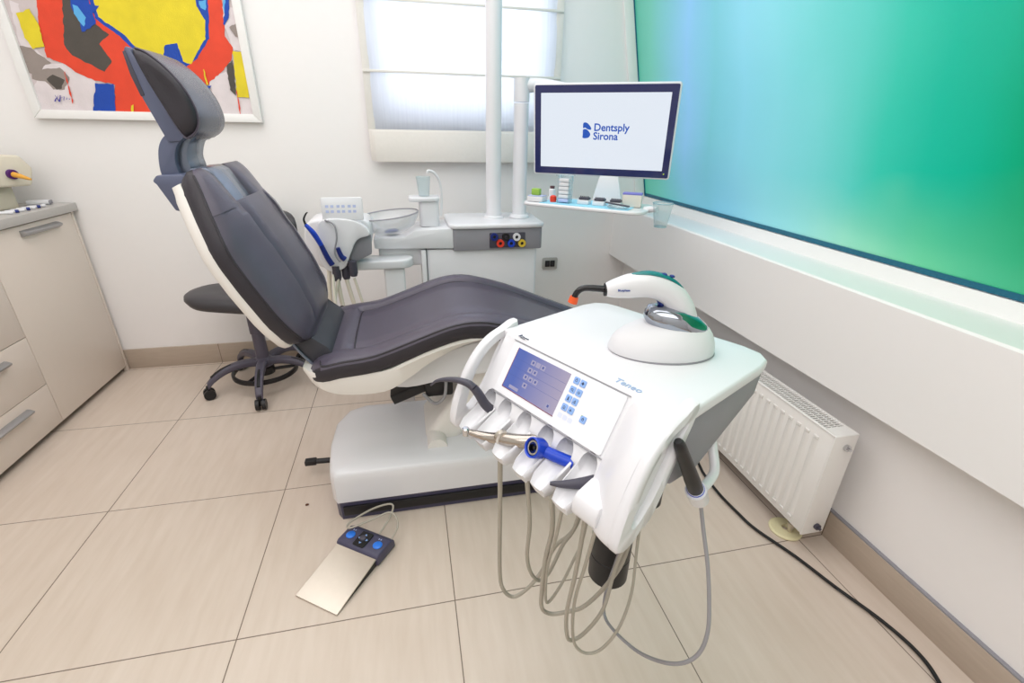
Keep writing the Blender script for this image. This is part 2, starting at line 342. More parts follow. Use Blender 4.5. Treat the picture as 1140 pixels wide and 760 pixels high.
bm = B(); cyl(bm, (.70, .69, .05), (.80, .685, .05), .011, 12); box(bm, .665, .71, .676, .704, .039, .061, .004); obj('release_lever', bm, M['black'], ch, True)
# --- lifting arm
bm = B()
def slab(bm, p, q, w0, w1, th, yc=YC):  # tapered bar in the xz plane
    d = Vector((q[0]-p[0], 0, q[1]-p[1])).normalized(); nn = Vector((-d.z, 0, d.x)); rings = []
    for P, w in ((p, w0), (q, w1)):
        c = Vector((P[0], yc, P[1])); rr = rrect(-th/2, th/2, -w/2, w/2, min(th, w)*.25, 4)
        rings.append([c+nn*a+Vector((0, 1, 0))*b for a, b in rr])
    loft(bm, rings)
slab(bm, (1.20, .19), (1.46, .56), .26, .22, .12); obj('lift_arm', bm, M['offwhite'], ch, True)
bm = B(); cyl(bm, (1.19, .465, .215), (1.19, .745, .215), .036, 28); obj('arm_pivot', bm, M['offwhite'], ch, True)
bm = B(); slab(bm, (1.04, .375), (1.20, .435), .12, .12, .04, .62); box(bm, 1.16, 1.26, .52, .70, .40, .46, .01); obj('lift_mechanism', bm, M['black'], ch, True)
bm = B(); tube(bm, [(1.15, .52, .42), (1.19, .50, .385), (1.225, .50, .41), (1.235, .52, .46)], .006, 8); obj('cable_loop', bm, M['hose2'], ch, True)
# --- seat cushion
top = [(.815, .612), (.84, .630), (.90, .642), (1.0, .652), (1.08, .678), (1.16, .708), (1.24, .736), (1.30, .748), (1.37, .743), (1.44, .726), (1.52, .70), (1.60, .668), (1.70, .625), (1.81, .58), (1.92, .53), (1.95, .515)]
def zt(x):
    for (a, za), (b_, zb) in zip(top, top[1:]):
        if x <= b_: return za+(zb-za)*(x-a)/(b_-a)
    return top[-1][1]
xs = [.815, .818, .824, .834, .85, .87, .90, .925, .935, .95]+[.98+.03*i for i in range(32)]+[1.93, 1.945, 1.955]
def seat_sec(x, hw, th, groove, sh=0):
    z = zt(x); g = groove
    half = [(0, -.015*g), (.10, -.014*g), (.178, -.012*g), (.185, -.018*g), (.192, -.003*g), (.208, .003), (.235, .002), (hw-.014, -.004), (hw-.004, -.010), (hw, -.020), (hw+.004, -th*.55), (hw-.002, -th+.012), (hw-.02, -th)]
    pts = [(YC+y, z+dz) for y, dz in half]+[(YC, z-th)]+[(YC-y, z+dz) for y, dz in half[::-1][:-1]]
    return [(x+sh*0, y, zz) for y, zz in pts]
bm = B(); rings = []
for x in xs:
    e0 = min(1, max(0, (x-.815)/.05)); e1 = min(1, max(0, (1.955-x)/.03)); k = math.sqrt(max(.0, 1-(1-min(e0, e1))**2))
    g = 0 if x < .925 else (1 if x >= .935 else (x-.925)/.01)
    hw = (.240+.030*k)*(1 if x < 1.5 else 1-.12*(x-1.5)/.45)
    rings.append([(x, y, z-(1-k)*.010) if True else 0 for _, y, z in seat_sec(x, hw, .074*(.35+.65*k), g)])
loft(bm, rings); bmesh.ops.recalc_face_normals(bm, faces=bm.faces); bm.normal_update()
for f in bm.faces: c_ = f.calc_center_median(); f.material_index = 1 if (c_.z < zt(c_.x)-.0165 and abs(c_.y-YC) > .2) or f.normal.z < -.2 else 0  # flanks and underside take the darker leather as painted shade
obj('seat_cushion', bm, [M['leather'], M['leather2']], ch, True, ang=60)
bm = B(); tube(bm, [(1.90, YC-.183, zt(1.90)-.0155)]+[(x, YC-.186, zt(x)-.0155) for x in [1.85-.05*i for i in range(18)]]+[(.955, YC-.18, zt(.955)-.0145), (.942, YC-.15, zt(.942)-.0115), (.940, YC, zt(.94)-.0115), (.942, YC+.15, zt(.942)-.0115), (.955, YC+.18, zt(.955)-.0145)]+[(x, YC+.186, zt(x)-.0155) for x in [1.0+.05*i for i in range(18)]], .0022, 6, 2); obj('stitched_seam', bm, M['leather2'], ch, True)
for s in (-1, 1):
    bm = B(); tube(bm, [(x, YC+s*(.266 if x < 1.5 else .266-.030*(x-1.5)/.45), zt(x)-.010) for x in [.865+.05*i for i in range(22)]], .0032, 6, 2); obj('seat_piping', bm, M['leather2'], ch, True)
bm = B(); tube(bm, [(.865, YC-.266, zt(.865)-.01), (.848, YC-.24, zt(.85)-.003), (.845, YC, zt(.85)-.001), (.848, YC+.24, zt(.85)-.003), (.865, YC+.266, zt(.865)-.01)], .003, 6, 5); obj('seat_piping', bm, M['leather2'], ch, True)
# --- seat shell (white tray below the cushion)
bot = [(.792, .610, .572), (.83, .602, .535), (.90, .590, .500), (1.03, .590, .498), (1.11, .62, .54), (1.19, .652, .595), (1.30, .682, .645), (1.40, .684, .655), (1.55, .645, .615), (1.75, .56, .53), (1.92, .485, .46)]
bm = B(); rings = []
for x, zu, zl in bot:
    k = 1 if x > .82 else .86
    hw = .262*k*(1 if x < 1.5 else 1-.15*(x-1.5)/.45)
    rings.append([(x, YC-hw, zu), (x, YC-hw-.004, zu-.01), (x, YC-hw+.012, zl+.012), (x, YC-hw+.05, zl), (x, YC+hw-.05, zl), (x, YC+hw-.012, zl+.012), (x, YC+hw+.004, zu-.01), (x, YC+hw, zu)])
# smooth the side profile
sm = []
for i in range(len(rings[0])): sm.append(catmull([r[i] for r in rings], 4))
rings = [[sm[i][k] for i in range(len(sm))] for k in range(len(sm[0]))]
loft(bm, rings); obj('seat_shell', bm, M['offwhite'], ch, True, ang=40)
bm = B(); prism(bm, sm2([(1.02, .50), (1.12, .53), (1.25, .60), (1.45, .63), (1.70, .55), (1.70, .46), (1.45, .50), (1.25, .49), (1.10, .47)], 4), 'y', YC-.17, YC+.17, .01); obj('seat_carrier', bm, M['white'], ch, True)
# --- backrest
fp = [(.70, .826), (.72, .818), (.76, .798), (.80, .775), (.90, .727), (.97, .694), (1.08, .658), (1.15, .633), (1.185, .616)]   # z, x of the front face
YS = .62
BZ0, BZ1 = .702, 1.185
def xf(z):
    for (a, xa), (b_, xb) in zip(fp, fp[1:]):
        if z <= b_: return xa+(xb-xa)*(z-a)/(b_-a)
    return fp[-1][1]
def hwb(z):   # half width
    q = [(.70, .19), (.71, .225), (.74, .255), (.80, .272), (.90, .278), (1.0, .272), (1.08, .245), (1.13, .22), (1.185, .19)]
    for (a, xa), (b_, xb) in zip(q, q[1:]):
        if z <= b_: return xa+(xb-xa)*(z-a)/(b_-a)
    return q[-1][1]
def bnorm(z):
    d = .002; tx, tz = xf(z+d)-xf(z-d), 2*d; L = math.hypot(tx, tz); return tz/L, -tx/L
def crown(z):
    q = [(.70, .02), (.76, .045), (.84, .062), (.95, .066), (1.04, .052), (1.10, .036), (1.15, .022), (1.185, .012)]
    for (a, xa), (b_, xb) in zip(q, q[1:]):
        if z <= b_: return xa+(xb-xa)*(z-a)/(b_-a)
    return q[-1][1]
def backsec(z, th, hw, k, g):
    nx, nz = bnorm(z); P = lambda y, a: (xf(z)+nx*a, YS+y, z+nz*a); c = crown(z)*k; hs = min(1, hw/.262)
    half = [(0, c), (.07*hs, c*.99), (.128*hs, c*.90), (.135*hs, c*.88-.012*g), (.142*hs, c*.86+.006*g), (.18*hs, c*.74+.006*g), (.222*hs, c*.48), (hw-.015, c*.16+.005*k), (hw-.004, -.004), (hw, -.014), (hw+.002, -th*.55), (hw-.006, -th+.006), (hw-.02, -th)]
    return [P(y, a) for y, a in half]+[P(0, -th)]+[P(-y, a) for y, a in half[::-1][:-1]]
zs = [.702, .705, .71, .718, .73]+[.745+.02*i for i in range(17)]+[1.078, 1.088]
ZN = 1.088
zs = [.69, .693, .699, .708, .72]+[.73+.02*i for i in range(18)]+[1.083, ZN]
bm = B(); rings = []
for z in zs:
    e = min((z-BZ0)/.04, 1); k = math.sqrt(max(0, 1-(1-e)**2)); g = min(1, max(0, (z-.74)/.02))*min(1, max(0, (1.085-z)/.03))
    rings.append(backsec(z, .018+.037*k, hwb(z), max(k, .2), g))
loft(bm, rings)
for s_, y0 in ((-1, -.122), (1, .030)):     # the two shoulders beside the headrest slide
    rings = []
    for z in (ZN-.012, ZN, 1.10, 1.12, 1.14, 1.155, 1.167, 1.175, 1.181, 1.184):
        e = min((1.185-z)/.035, 1); k = math.sqrt(max(0, 1-(1-e)**2)); nx, nz = bnorm(z); hw = hwb(z)-.018*(1-k)
        P = lambda y, a: (xf(z)+nx*a, YS+y, z+nz*a)
        th = .018+.037*k; cc = crown(z)*k; ya, yb = (y0, -hw) if s_ < 0 else (y0, hw); sg = s_
        ya2 = ya+sg*.012*(1-k)
        rings.append([P(ya2, cc*.5), P(ya2+sg*.008, cc*.85), P(ya2+(yb-ya2)*.35, cc*.85), P(ya2+(yb-ya2)*.75, cc*.5), P(yb-sg*.012, cc*.16+.004*k), P(yb-sg*.003, -.004), P(yb, -.014), P(yb+sg*.002, -th*.55), P(yb-sg*.006, -th+.006), P(yb-sg*.02, -th), P(ya2, -th)])
    loft(bm, rings)
bmesh.ops.recalc_face_normals(bm, faces=bm.faces); bm.normal_update()
for f in bm.faces: c_ = f.calc_center_median(); f.material_index = 1 if (c_.x-xf(c_.z))*bnorm(c_.z)[0] < -.007 else 0  # side band coloured darker to imitate shade on the same upholstery
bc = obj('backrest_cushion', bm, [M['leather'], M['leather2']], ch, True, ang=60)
for s_ in (-1, 1):
    bm = B(); P = []
    for z in [.725+.03*i for i in range(15)]+[1.172]:
        q = backsec(z, .055, hwb(z), 1, 1); P.append(q[8] if s_ > 0 else q[-8])
    tube(bm, P, .003, 6, 2); obj('backrest_piping', bm, M['leather2'], ch, True)
    bm = B(); P = []
    for z in [.775+.03*i for i in range(10)]:
        q = backsec(z, .055, hwb(z), 1, 1); P.append(Vector(q[3] if s_ > 0 else q[-3])+Vector((.003, 0, .0015)))
    tube(bm, P, .0018, 6, 2); obj('stitched_seam', bm, M['leather2'], ch, True)
bm = B(); rings = []
for z in [.712, .72, .735, .755]+[.78+.03*i for i in range(12)]+[1.13, 1.155, 1.17]:
    e = min((z-.69)/.08, (1.19-z)/.06, 1); k = math.sqrt(max(0.05, 1-(1-e)**2)); hw = hwb(z)-.004
    nx, nz = bnorm(z)
    P = lambda y, a: (xf(z)-nx*a, YS+y, z-nz*a)
    half = [(hw, .045), (hw+.002, .052), (hw-.004, .064+.006*k), (hw-.03, .070+.014*k), (hw*.6, .075+.030*k), (0, .078+.036*k)]
    rings.append([P(y, a) for y, a in half]+[P(-y, a) for y, a in half[::-1][1:]]+[P(-hw+.03, .04), P(0, .04), P(hw-.03, .04)])
loft(bm, rings); obj('backrest_shell', bm, M['offwhite'], ch, True, ang=50)
bm = B(); prism(bm, sm2([(.755, .715), (.80, .715), (.842, .68), (.872, .65), (.885, .60), (.86, .585), (.825, .60), (.785, .655)], 4), 'y', YC-.20, YC+.17, .006); obj('hinge_cover', bm, mat('hinge_grey', (62, 62, 70), .5), ch, True)
bm = B(); tube(bm, [(.748, YC-.202, .728), (.782, YC-.202, .656), (.822, YC-.202, .600), (.85, YC-.202, .585)], .005, 8); obj('hinge_trim', bm, M['slate2'], ch, True)
# --- headrest
head0 = set(ch.children_recursive)
bm = B(); P = [(.622, 1.185), (.640, 1.172), (.694, 1.07), (.655, 1.05), (.600, 1.05), (.585, 1.13), (.565, 1.16), (.585, 1.182)]
prism(bm, P, 'y', .503, .642, .006); obj('headrest_slide', bm, M['slate2'], ch, True)
bm = B(); prism(bm, [(.500, 1.152), (.512, 1.166), (.575, 1.170), (.590, 1.15), (.560, 1.14), (.553, 1.075), (.536, 1.076), (.508, 1.143)], 'y', .475, .66, .005); obj('headrest_bracket', bm, M['slate'], ch, True)
st = sm2([(.550, 1.263), (.530, 1.241), (.519, 1.208), (.516, 1.165), (.535, 1.155), (.558, 1.16), (.556, 1.19), (.560, 1.215), (.572, 1.24), (.595, 1.262), (.58, 1.275)], 4)
bm = B(); prism(bm, st, 'y', .50, .525, .004); obj('headrest_stem', bm, M['slate'], ch, True)
bm = B(); prism(bm, st, 'y', .635, .655, .004); obj('headrest_stem', bm, M['slate'], ch, True)
st2 = sm2([(.535, 1.165), (.57, 1.16), (.580, 1.18), (.578, 1.21), (.592, 1.245), (.612, 1.262), (.57, 1.262), (.55, 1.24), (.54, 1.21)], 4)
bm = B(); prism(bm, st2, 'y', .525, .64, .003); obj('headrest_joint', bm, M['slate2'], ch, True)
padp = [(.527, 1.449), (.545, 1.450), (.565, 1.438), (.592, 1.412), (.616, 1.378), (.631, 1.343), (.637, 1.306), (.628, 1.277), (.608, 1.260), (.591, 1.262), (.561, 1.335), (.538, 1.399)]
pc = sm2(padp, 4); cx_ = sum(p[0] for p in pc)/len(pc); cz_ = sum(p[1] for p in pc)/len(pc)
bm = B(); rings = []
for y, s in ((.488, .25), (.484, .6), (.486, .82), (.492, .93), (.500, .985), (.508, 1.0), (.56, 1.03), (.61, 1.035), (.65, 1.03), (.692, 1.0), (.700, .985), (.708, .93), (.714, .82), (.716, .6), (.712, .25)):
    rings.append([(cx_+(x-cx_)*s, y, cz_+(z-cz_)*s) for x, z in pc])
loft(bm, rings); hp = obj('headrest_pad', bm, M['leather2'], ch, True, ang=70)  # pad sides darker than the face: shade put into the colour
bm = B(); tube(bm, [(x, .4975, z) for x, z in pc[2:-8]], .0028, 6, 1); obj('pad_piping', bm, M['leather'], hp, True)
# glossy wrap around the front of the pad
bm = B(); seg = [p for p in pc[1:-9]]
rings = []
for y, s in ((.508, 1.004), (.511, 1.012), (.56, 1.034), (.60, 1.038), (.64, 1.034), (.689, 1.012), (.692, 1.004)):
    o_ = [(cx_+(x-cx_)*s, y, cz_+(z-cz_)*s) for x, z in seg]; i_ = [(cx_+(x-cx_)*.93, y, cz_+(z-cz_)*.93) for x, z in seg[::-1]]
    rings.append(o_+i_)
loft(bm, rings); obj('pad_face', bm, mat('glossy_leather', (84, 84, 98), .25, var=.05, bump=.15, scale=25), hp, True, ang=50)
shl = [(.509, 1.446), (.515, 1.456), (.524, 1.453), (.545, 1.395), (.568, 1.335), (.598, 1.262), (.583, 1.248), (.553, 1.245), (.536, 1.30), (.522, 1.345), (.512, 1.395)]
bm = B(); prism(bm, shl, 'y', .495, .705, .004); hs = obj('headrest_shell', bm, M['slate'], ch, True)
bm = B(); prism(bm, [(.5075, 1.444), (.514, 1.446), (.530, 1.352), (.521, 1.349), (.511, 1.395)], 'y', .4935, .7065, .001); obj('release_grip', bm, M['dgrey'], hs, True)

for o in set(ch.children)-head0:
    o.data.transform(Matrix.Translation((0, 0, 0)))
    for q in o.children: q.data.transform(Matrix.Translation((0, 0, 0)))

# ================================================================== OPERATOR STOOL
stl = thing('operator_stool', 'dark grey wheeled operator stool behind the dental chair', 'stool', (.33, 1.50, 0))
bm = B(); lathe(bm, [(0, .115), (.045, .115), (.05, .13), (.045, .155), (.032, .165), (.030, .30), (.035, .305), (.035, .45), (0, .45)]); obj('column', bm, M['stoolmetal'], stl)
for k in range(5):
    a = math.radians(-83+72*k); c, s = math.cos(a), math.sin(a)
    bm = B(); P = [(.03, .14), (.10, .148), (.18, .135), (.245, .10), (.275, .068)]; rings = []
    for i, v in enumerate(catmull([(r*c, r*s, z) for r, z in P], 4)):
        w = .024-.008*i/16; h = .020-.004*i/16; t = Vector((-s, c, 0)); up = Vector((0, 0, 1))
        rings.append([v+t*x+up*y for x, y in rrect(-w, w, -h, h, h*.6, 3)])
    loft(bm, rings); lg = obj('leg', bm, M['stoolmetal'], stl)
    bm = B(); P2 = [(.15, .1545), (.20, .142), (.25, .112)]; tube(bm, [(r*c, r*s, z) for r, z in P2], .009, 8, 4); obj('foot_grip', bm, M['black'], lg)
    bm = B(); cx0, cy0 = .275*c, .275*s; t = Vector((-s, c, 0)); ctr = Vector((cx0, cy0, .028))
    for q in (-1, 1): cyl(bm, ctr+t*(.006*q), ctr+t*(.024*q), .027, 20)
    cyl(bm, ctr-t*.02, ctr+t*.02, .008, 10); cyl(bm, ctr+Vector((0, 0, .0)), ctr+Vector((0, 0, .045)), .009, 10)
    obj('caster', bm, M['black'], stl)
bm = B(); R0 = .155
ring = [[(math.cos(t)*(R0+x), math.sin(t)*(R0+x), .085+y) for x, y in rrect(-.008, .008, -.012, .012, .004, 2)] for t in [2*PI*k/48 for k in range(48)]]
loft(bm, ring, closed=True)
for k in range(3):
    a = math.radians(10+120*k); cyl(bm, (.03*math.cos(a), .03*math.sin(a), .085), (R0*math.cos(a), R0*math.sin(a), .085), .009, 8)
lathe(bm, [(.031, .07), (.045, .07), (.045, .11), (.031, .11)]); obj('foot_ring', bm, M['black'], stl)
bm = B(); rings = []
outl = sm2([(-.30, .02), (-.24, .15), (-.08, .20), (.12, .17), (.20, 0), (.14, -.18), (-.06, -.16), (-.22, -.11)], 5)
for z, s in ((.455, .6), (.458, .82), (.468, .95), (.49, 1.0), (.508, .985), (.520, .93), (.528, .80), (.526, .55), (.520, .2)): rings.append([(x*s, y*s, z+.012*min(1, abs(x)*4)) for x, y in outl])
loft(bm, rings); obj('seat', bm, M['seat2'], stl, ang=60)
bm = B(); cyl(bm, (.0, 0, .44), (0, 0, .465), .07, 24); tube(bm, [(.03, .05, .45), (.10, .20, .46), (.12, .26, .55), (.12, .26, .78)], .014, 10); obj('backrest_bar', bm, M['stoolmetal'], stl)
bm = B(); rings = []
for i in range(13):
    a = math.radians(-50+100*i/12+65); r = .20; cx1, cy1 = .04, .06
    k = math.sqrt(max(.08, 1-(abs(i-6)/6.2)**4))
    rings.append([(cx1+math.cos(a)*(r+x), cy1+math.sin(a)*(r+x), .815+z*k) for x, z in rrect(-.022, .022, -.075, .075, .02, 4)])
loft(bm, rings); obj('backrest', bm, M['seat2'], stl, ang=60)

# ================================================================== WATER UNIT (behind the chair)
wu = thing('water_unit', 'white dental water unit cabinet with grey connector panel behind the chair', 'dental cabinet', (1.5, 1.35, 0))
bm = B(); prism(bm, rrect(1.215, 1.745, 1.21, 1.50, .02), 'z', .0, .776, .004); obj('cabinet_body', bm, M['white'], wu, True)
bm = B(); box(bm, 1.19, 1.212, 1.20, 1.48, .0, .776, .003); obj('side_panel', bm, M['satin'], wu, True)
bm = B(); prism(bm, rrect(1.335, 1.765, 1.195, 1.51, .02), 'z', .77, .868, .003); gp = obj('upper_panel', bm, M['grey'], wu, True)
bm = B(); prism(bm, rrect(1.32, 1.775, 1.185, 1.52, .04), 'z', .869, .892, .009, 3); obj('top_cover', bm, M['white'], wu, True)
bm = B(); box(bm, 1.508, 1.678, 1.187, 1.20, .781, .85, .002); obj('connector_recess', bm, M['dgrey'], gp, True)
for i, (x, z, mm, g) in enumerate(((1.528, .834, 'dblue', 'a'), (1.583, .833, 'black', 'a'), (1.635, .831, 'white', 'a'), (1.557, .803, 'red', 'a'), (1.609, .802, 'blue', 'a'), (1.661, .801, 'yellow', 'a'))):
    bm = B(); lathe(bm, [(.008, 0), (.008, .012), (.018, .012), (.018, 0)], (0, 0, 0), 20, Matrix.Translation((x, 1.187, z)) @ Matrix.Rotation(PI/2, 4, 'X'))
    cn = obj('connector', bm, M[mm], gp, True); bm = B(); cyl(bm, (x, 1.184, z), (x, 1.182, z), .008, 12); obj('connector_core', bm, M['black' if mm != 'black' else 'dgrey'], cn, True)
# left shelf carrying the bowl
bm = B(); prism(bm, [(.985, .79), (.985, .838), (1.12, .838), (1.165, .868), (1.34, .875), (1.34, .78)], 'y', 1.20, 1.44, .006); obj('bowl_shelf', bm, M['white'], wu, True)
bm = B(); box(bm, 1.0, 1.21, 1.23, 1.40, .70, .79, .01); obj('shelf_underside', bm, M['satin'], wu, True)
bm = B(); prism(bm, rrect(1.195, 1.285, 1.26, 1.36, .02), 'z', .872, .992, .004); prism(bm, rrect(1.15, 1.29, 1.25, 1.37, .03), 'z', .985, 1.003, .004); obj('cup_filler_tower', bm, M['white'], wu, True)
bm = B(); tube(bm, [(1.292, 1.27, .92), (1.298, 1.27, 1.0), (1.292, 1.265, 1.07), (1.27, 1.255, 1.108), (1.245, 1.25, 1.118), (1.24, 1.25, 1.108)], .006, 10); obj('water_spout', bm, M['white'], wu, True)
# spittoon bowl
bm = B(); T = Matrix.Translation((1.065, 1.27, .842)) @ Matrix.Rotation(math.radians(-6), 4, 'Y')
pr = [(.04, .005), (.075, .012), (.11, .035), (.132, .07), (.137, .088)]
lathe(bm, [(0, .002)]+pr+[(.133, .089), (.128, .071), (.106, .038), (.07, .017), (.04, .010), (0, .008)], (0, 0, 0), 40, T); bw = obj('spittoon_bowl', bm, M['glass'], wu, True)
bm = B(); lathe(bm, [(.134, .086), (.1375, .089), (.134, .092), (.1305, .089), (.134, .086)], (0, 0, 0), 40, T); obj('bowl_rim', bm, M['grey'], bw, True)
bm = B(); lathe(bm, [(0, .009), (.030, .011), (.032, .016), (.022, .020), (0, .021)], (0, 0, 0), 24, T); obj('drain', bm, M['dblue'], bw, True)
# cup under the filler
bm = B(); lathe(bm, [(0, 0), (.024, 0), (.033, .085), (.0315, .085), (.0225, .003), (0, .003)], (1.222, 1.31, 1.004), 24); tag(obj('drinking_cup', bm, M['cupglass']), 'clear plastic cup standing beside the curved water spout', 'cup')
# poles
bm = B(); cyl(bm, (1.556, 1.36, .89), (1.556, 1.36, CEIL), .036, 32); lp = obj('lamp_pole', bm, M['white']); tag(lp, 'tall white pole rising from the water unit to the ceiling', 'pole')
bm = B(); lathe(bm, [(.0365, .892), (.05, .892), (.048, .9), (.0365, .905)], (1.556, 1.36, 0)); obj('pole_collar', bm, M['white'], lp)

mn = thing('monitor_stand', 'shorter white post beside the tall pole carrying the monitor arm', 'monitor stand', (1.685, 1.36, .892))
bm = B(); cyl(bm, (1.685, 1.36, .892), (1.685, 1.36, 1.40), .034, 32); obj('post', bm, M['white'], mn, True)
bm = B(); cyl(bm, (1.685, 1.36, 1.405), (1.685, 1.36, 1.50), .036, 32); obj('swivel_cap', bm, M['white'], mn, True)
bm = B(); lathe(bm, [(.035, .893), (.05, .893), (.047, .902), (.035, .91)], (1.685, 1.36, 0)); obj('post_collar', bm, M['white'], mn, True)
# ---- monitor
ca, sa = math.cos(-.553), math.sin(-.553); MW, MH = .60, .367; MC = Vector((1.968, 1.072, 1.287)); tl_ = -.1224
mr = Vector((ca, sa, 0)); mbk = Vector((-sa, ca, 0)); mu = math.cos(tl_)*Vector((0, 0, 1))+math.sin(tl_)*mbk; mback = (-mr.cross(mu)); 
MM = frame3(MC, mr, mu, -mr.cross(mu)*-1)   # local z towards the viewer
MM = frame3(MC, mr, mu, mr.cross(mu))
bm = B(); tube(bm, [(1.69, 1.36, 1.47), (1.80, 1.33, 1.47), (1.93, 1.20, 1.42), tuple(MC+mback*.05)], [.03, .028, .026, .024], 12); obj('monitor_arm', bm, M['white'], mn, True)
mo = thing('monitor', 'widescreen monitor showing a blue company logo above the small tray', 'monitor', tuple(MC))
MMl = MM.copy(); MMl.translation = Vector((0, 0, 0))
bm = B(); prism(bm, rrect(-MW/2, MW/2, -MH/2, MH/2, .012), 'z', -.028, -.002, .005, 3, mtx=MMl); obj('housing', bm, M['white'], mo)
bm = B(); prism(bm, rrect(-MW/2+.007, MW/2-.007, -MH/2+.007, MH/2-.007, .006), 'z', -.003, .0, .0008, 1, mtx=MMl); obj('bezel', bm, mat('bezel_gloss', (46, 50, 96), .1), mo)
bm = B(); prism(bm, rrect(-MW/2+.034, MW/2-.034, -MH/2+.036, MH/2-.036, .001, 1), 'z', -.002, .0008, 0, mtx=MMl); scn = obj('screen', bm, emis('screen_white', (236, 244, 255), .84), mo)
ew = emis('logo_blue_lit', (26, 84, 184), .9)
def on_m(x, y, z=.0009): return MMl @ Matrix.Translation((x, y, z))
text('logo_text', 'Dentsply', .041, ew, scn, on_m(-.033, .004), bold=.0009)
text('logo_text', 'Sirona', .041, ew, scn, on_m(-.034, -.030), bold=.0009)
bm = B()
prism(bm, sm2([(-.078, .034), (-.062, .034), (-.046, .018), (-.045, .008), (-.060, .010), (-.070, .016), (-.0785, .014)], 3), 'z', 0, .0005, mtx=on_m(0, 0))
prism(bm, sm2([(-.0785, .008), (-.066, .010), (-.056, .004), (-.048, -.006), (-.047, -.014), (-.056, -.024), (-.078, -.025), (-.079, -.010)], 3), 'z', 0, .0005, mtx=on_m(0, 0))
obj('logo_mark', bm, ew, scn)
bm = B(); box(bm, .272, .277, -.162, -.157, 0, .0006, mtx=MMl); obj('power_led', bm, emis('led_green', (190, 230, 60), .8), mo)
# ---- tray under monitor
ty = math.atan2(.66-.985, 1.99-1.605); TZ = 1.018
tr = thing('instrument_tray', 'small white tray lined with light blue paper below the monitor', 'tray', (1.605, .985, TZ), ty)
TL = .505
bm = B(); prism(bm, rrect(-.005, TL, -.0, .24, .05), 'z', -.014, 0, .005, 3); obj('tray_top', bm, M['white'], tr)
bm = B(); prism(bm, rrect(.075, TL-.06, .015, .20, .004), 'z', 0, .0012); obj('tray_paper', bm, M['cyan'], tr)
bm = B(); tube(bm, [(TL-.02, .12, -.006), (TL+.01, .11, .0), (TL+.03, .10, .003)], [.014, .012, .010], 10); obj('cup_holder', bm, M['white'], tr)
bm = B(); prism(bm, [(.23, .0), (.36, .0), (.335, .10), (.255, .10)], 'y', .225, .235, .003); obj('mounting_bracket', bm, M['satin'], tr)
def at(x, y, z=0): v = Matrix.Rotation(ty, 4, 'Z') @ Vector((x, y, 0)); return (1.605+v.x, .985+v.y, TZ+.0015+z)
# items on the tray
t_ = thing('pipette_dispenser', 'clear tall box of white tips standing on the tray', 'dispenser', at(.165, .07), ty)
bm = B()
for x0, x1, y0, y1 in ((-.026, -.024, -.02, .02), (.024, .026, -.02, .02), (-.026, .026, .018, .02)): box(bm, x0, x1, y0, y1, 0, .105)
obj('clear_case', bm, M['cupglass'], t_)
for k in range(6):
    bm = B(); box(bm, -.021, .021, -.018, .015, .004+.0155*k, .0175+.0155*k, .002); obj('white_block', bm, M['white'] if k else M['paleblue'], t_)
bm = B(); box(bm, -.034, .034, -.022, .022, .105, .109, .002); obj('lid', bm, M['cupglass'], t_)
t_ = thing('white_sample_box', 'low white box at the left end of the tray', 'box', at(.05, .05), ty)
bm = B(); box(bm, -.035, .035, -.025, .03, 0, .020, .003); obj('body', bm, M['white'], t_)
bm = B(); box(bm, -.032, .032, -.022, .027, .0205, .0235, .001); obj('rim', bm, M['paleblue'], t_)
bm = B(); prism(bm, rrect(-.018, .018, -.012, .012, .004), 'z', 0, .026, .004); j = obj('green_capsule', bm, M['green']); j.location = at(.045, .052, .024); j.rotation_euler = (0, 0, ty); tag(j, 'small green plastic piece on the low white box', 'capsule')
t_ = thing('small_bottle', 'little white bottle with dark cap behind the green piece', 'bottle', at(.085, .125), ty)
bm = B(); lathe(bm, [(0, 0), (.014, 0), (.014, .042), (.009, .046), (0, .046)]); obj('body', bm, M['white'], t_)
bm = B(); lathe(bm, [(0, .046), (.010, .046), (.010, .056), (0, .056)]); obj('cap', bm, mat('cap_brown', (90, 60, 66), .5), t_)
bm = B(); lathe(bm, [(0, 0), (.013, 0), (.014, .01), (.013, .022), (.006, .026), (0, .026)]); j = obj('red_pot', bm, M['red']); j.location = at(.115, .07); tag(j, 'small red pot beside the clear tall box of tips', 'pot')
for k, (x, lab) in enumerate(((.245, 'open dark-filled white case nearest the tall tip box'), (.31, 'open dark-filled white case in the middle of three'), (.375, 'open dark-filled white case farthest right of three'))):
    t_ = thing('bur_case', lab, 'case', at(x, .085), ty, 'bur cases on the tray')
    bm = B(); box(bm, -.024, .024, -.018, .022, 0, .016, .002); obj('case', bm, M['white'], t_)
    bm = B(); box(bm, -.021, .021, -.010, .02, .0162, .026, .003)
    for q in range(5): cyl(bm, (-.016+.008*q, -.002, .018), (-.016+.008*q, .002, .030), .0025, 6)
    obj('insert', bm, M['dgrey'], t_)
t_ = thing('labelled_carton', 'white and orange carton with a blue top edge on tray right', 'carton', at(.43, .125), ty+.15)
bm = B(); box(bm, -.037, .037, -.02, .02, 0, .052, .002); obj('carton', bm, M['cardboard'], t_)
bm = B(); box(bm, -.0375, .0375, -.0205, .0205, .045, .0525, .002); obj('top_edge', bm, mat('carton_blue', (120, 120, 200), .5), t_)
t_ = thing('mirror_dish', 'oval clear dish holding slim instruments on the tray edge', 'dish', at(.40, .035), ty)
bm = B(); lathe(bm, [(0, 0), (.03, 0), (.045, .010), (.043, .011), (.028, .002), (0, .002)], sx=1.15, sy=.55); obj('dish', bm, M['cupglass'], t_)
for k in range(2):
    bm = B(); cyl(bm, (-.055, .012+.006*k, .018), (.045, -.006+.006*k, .012), .0028, 8); obj('slim_instrument', bm, M['dgrey'], t_)
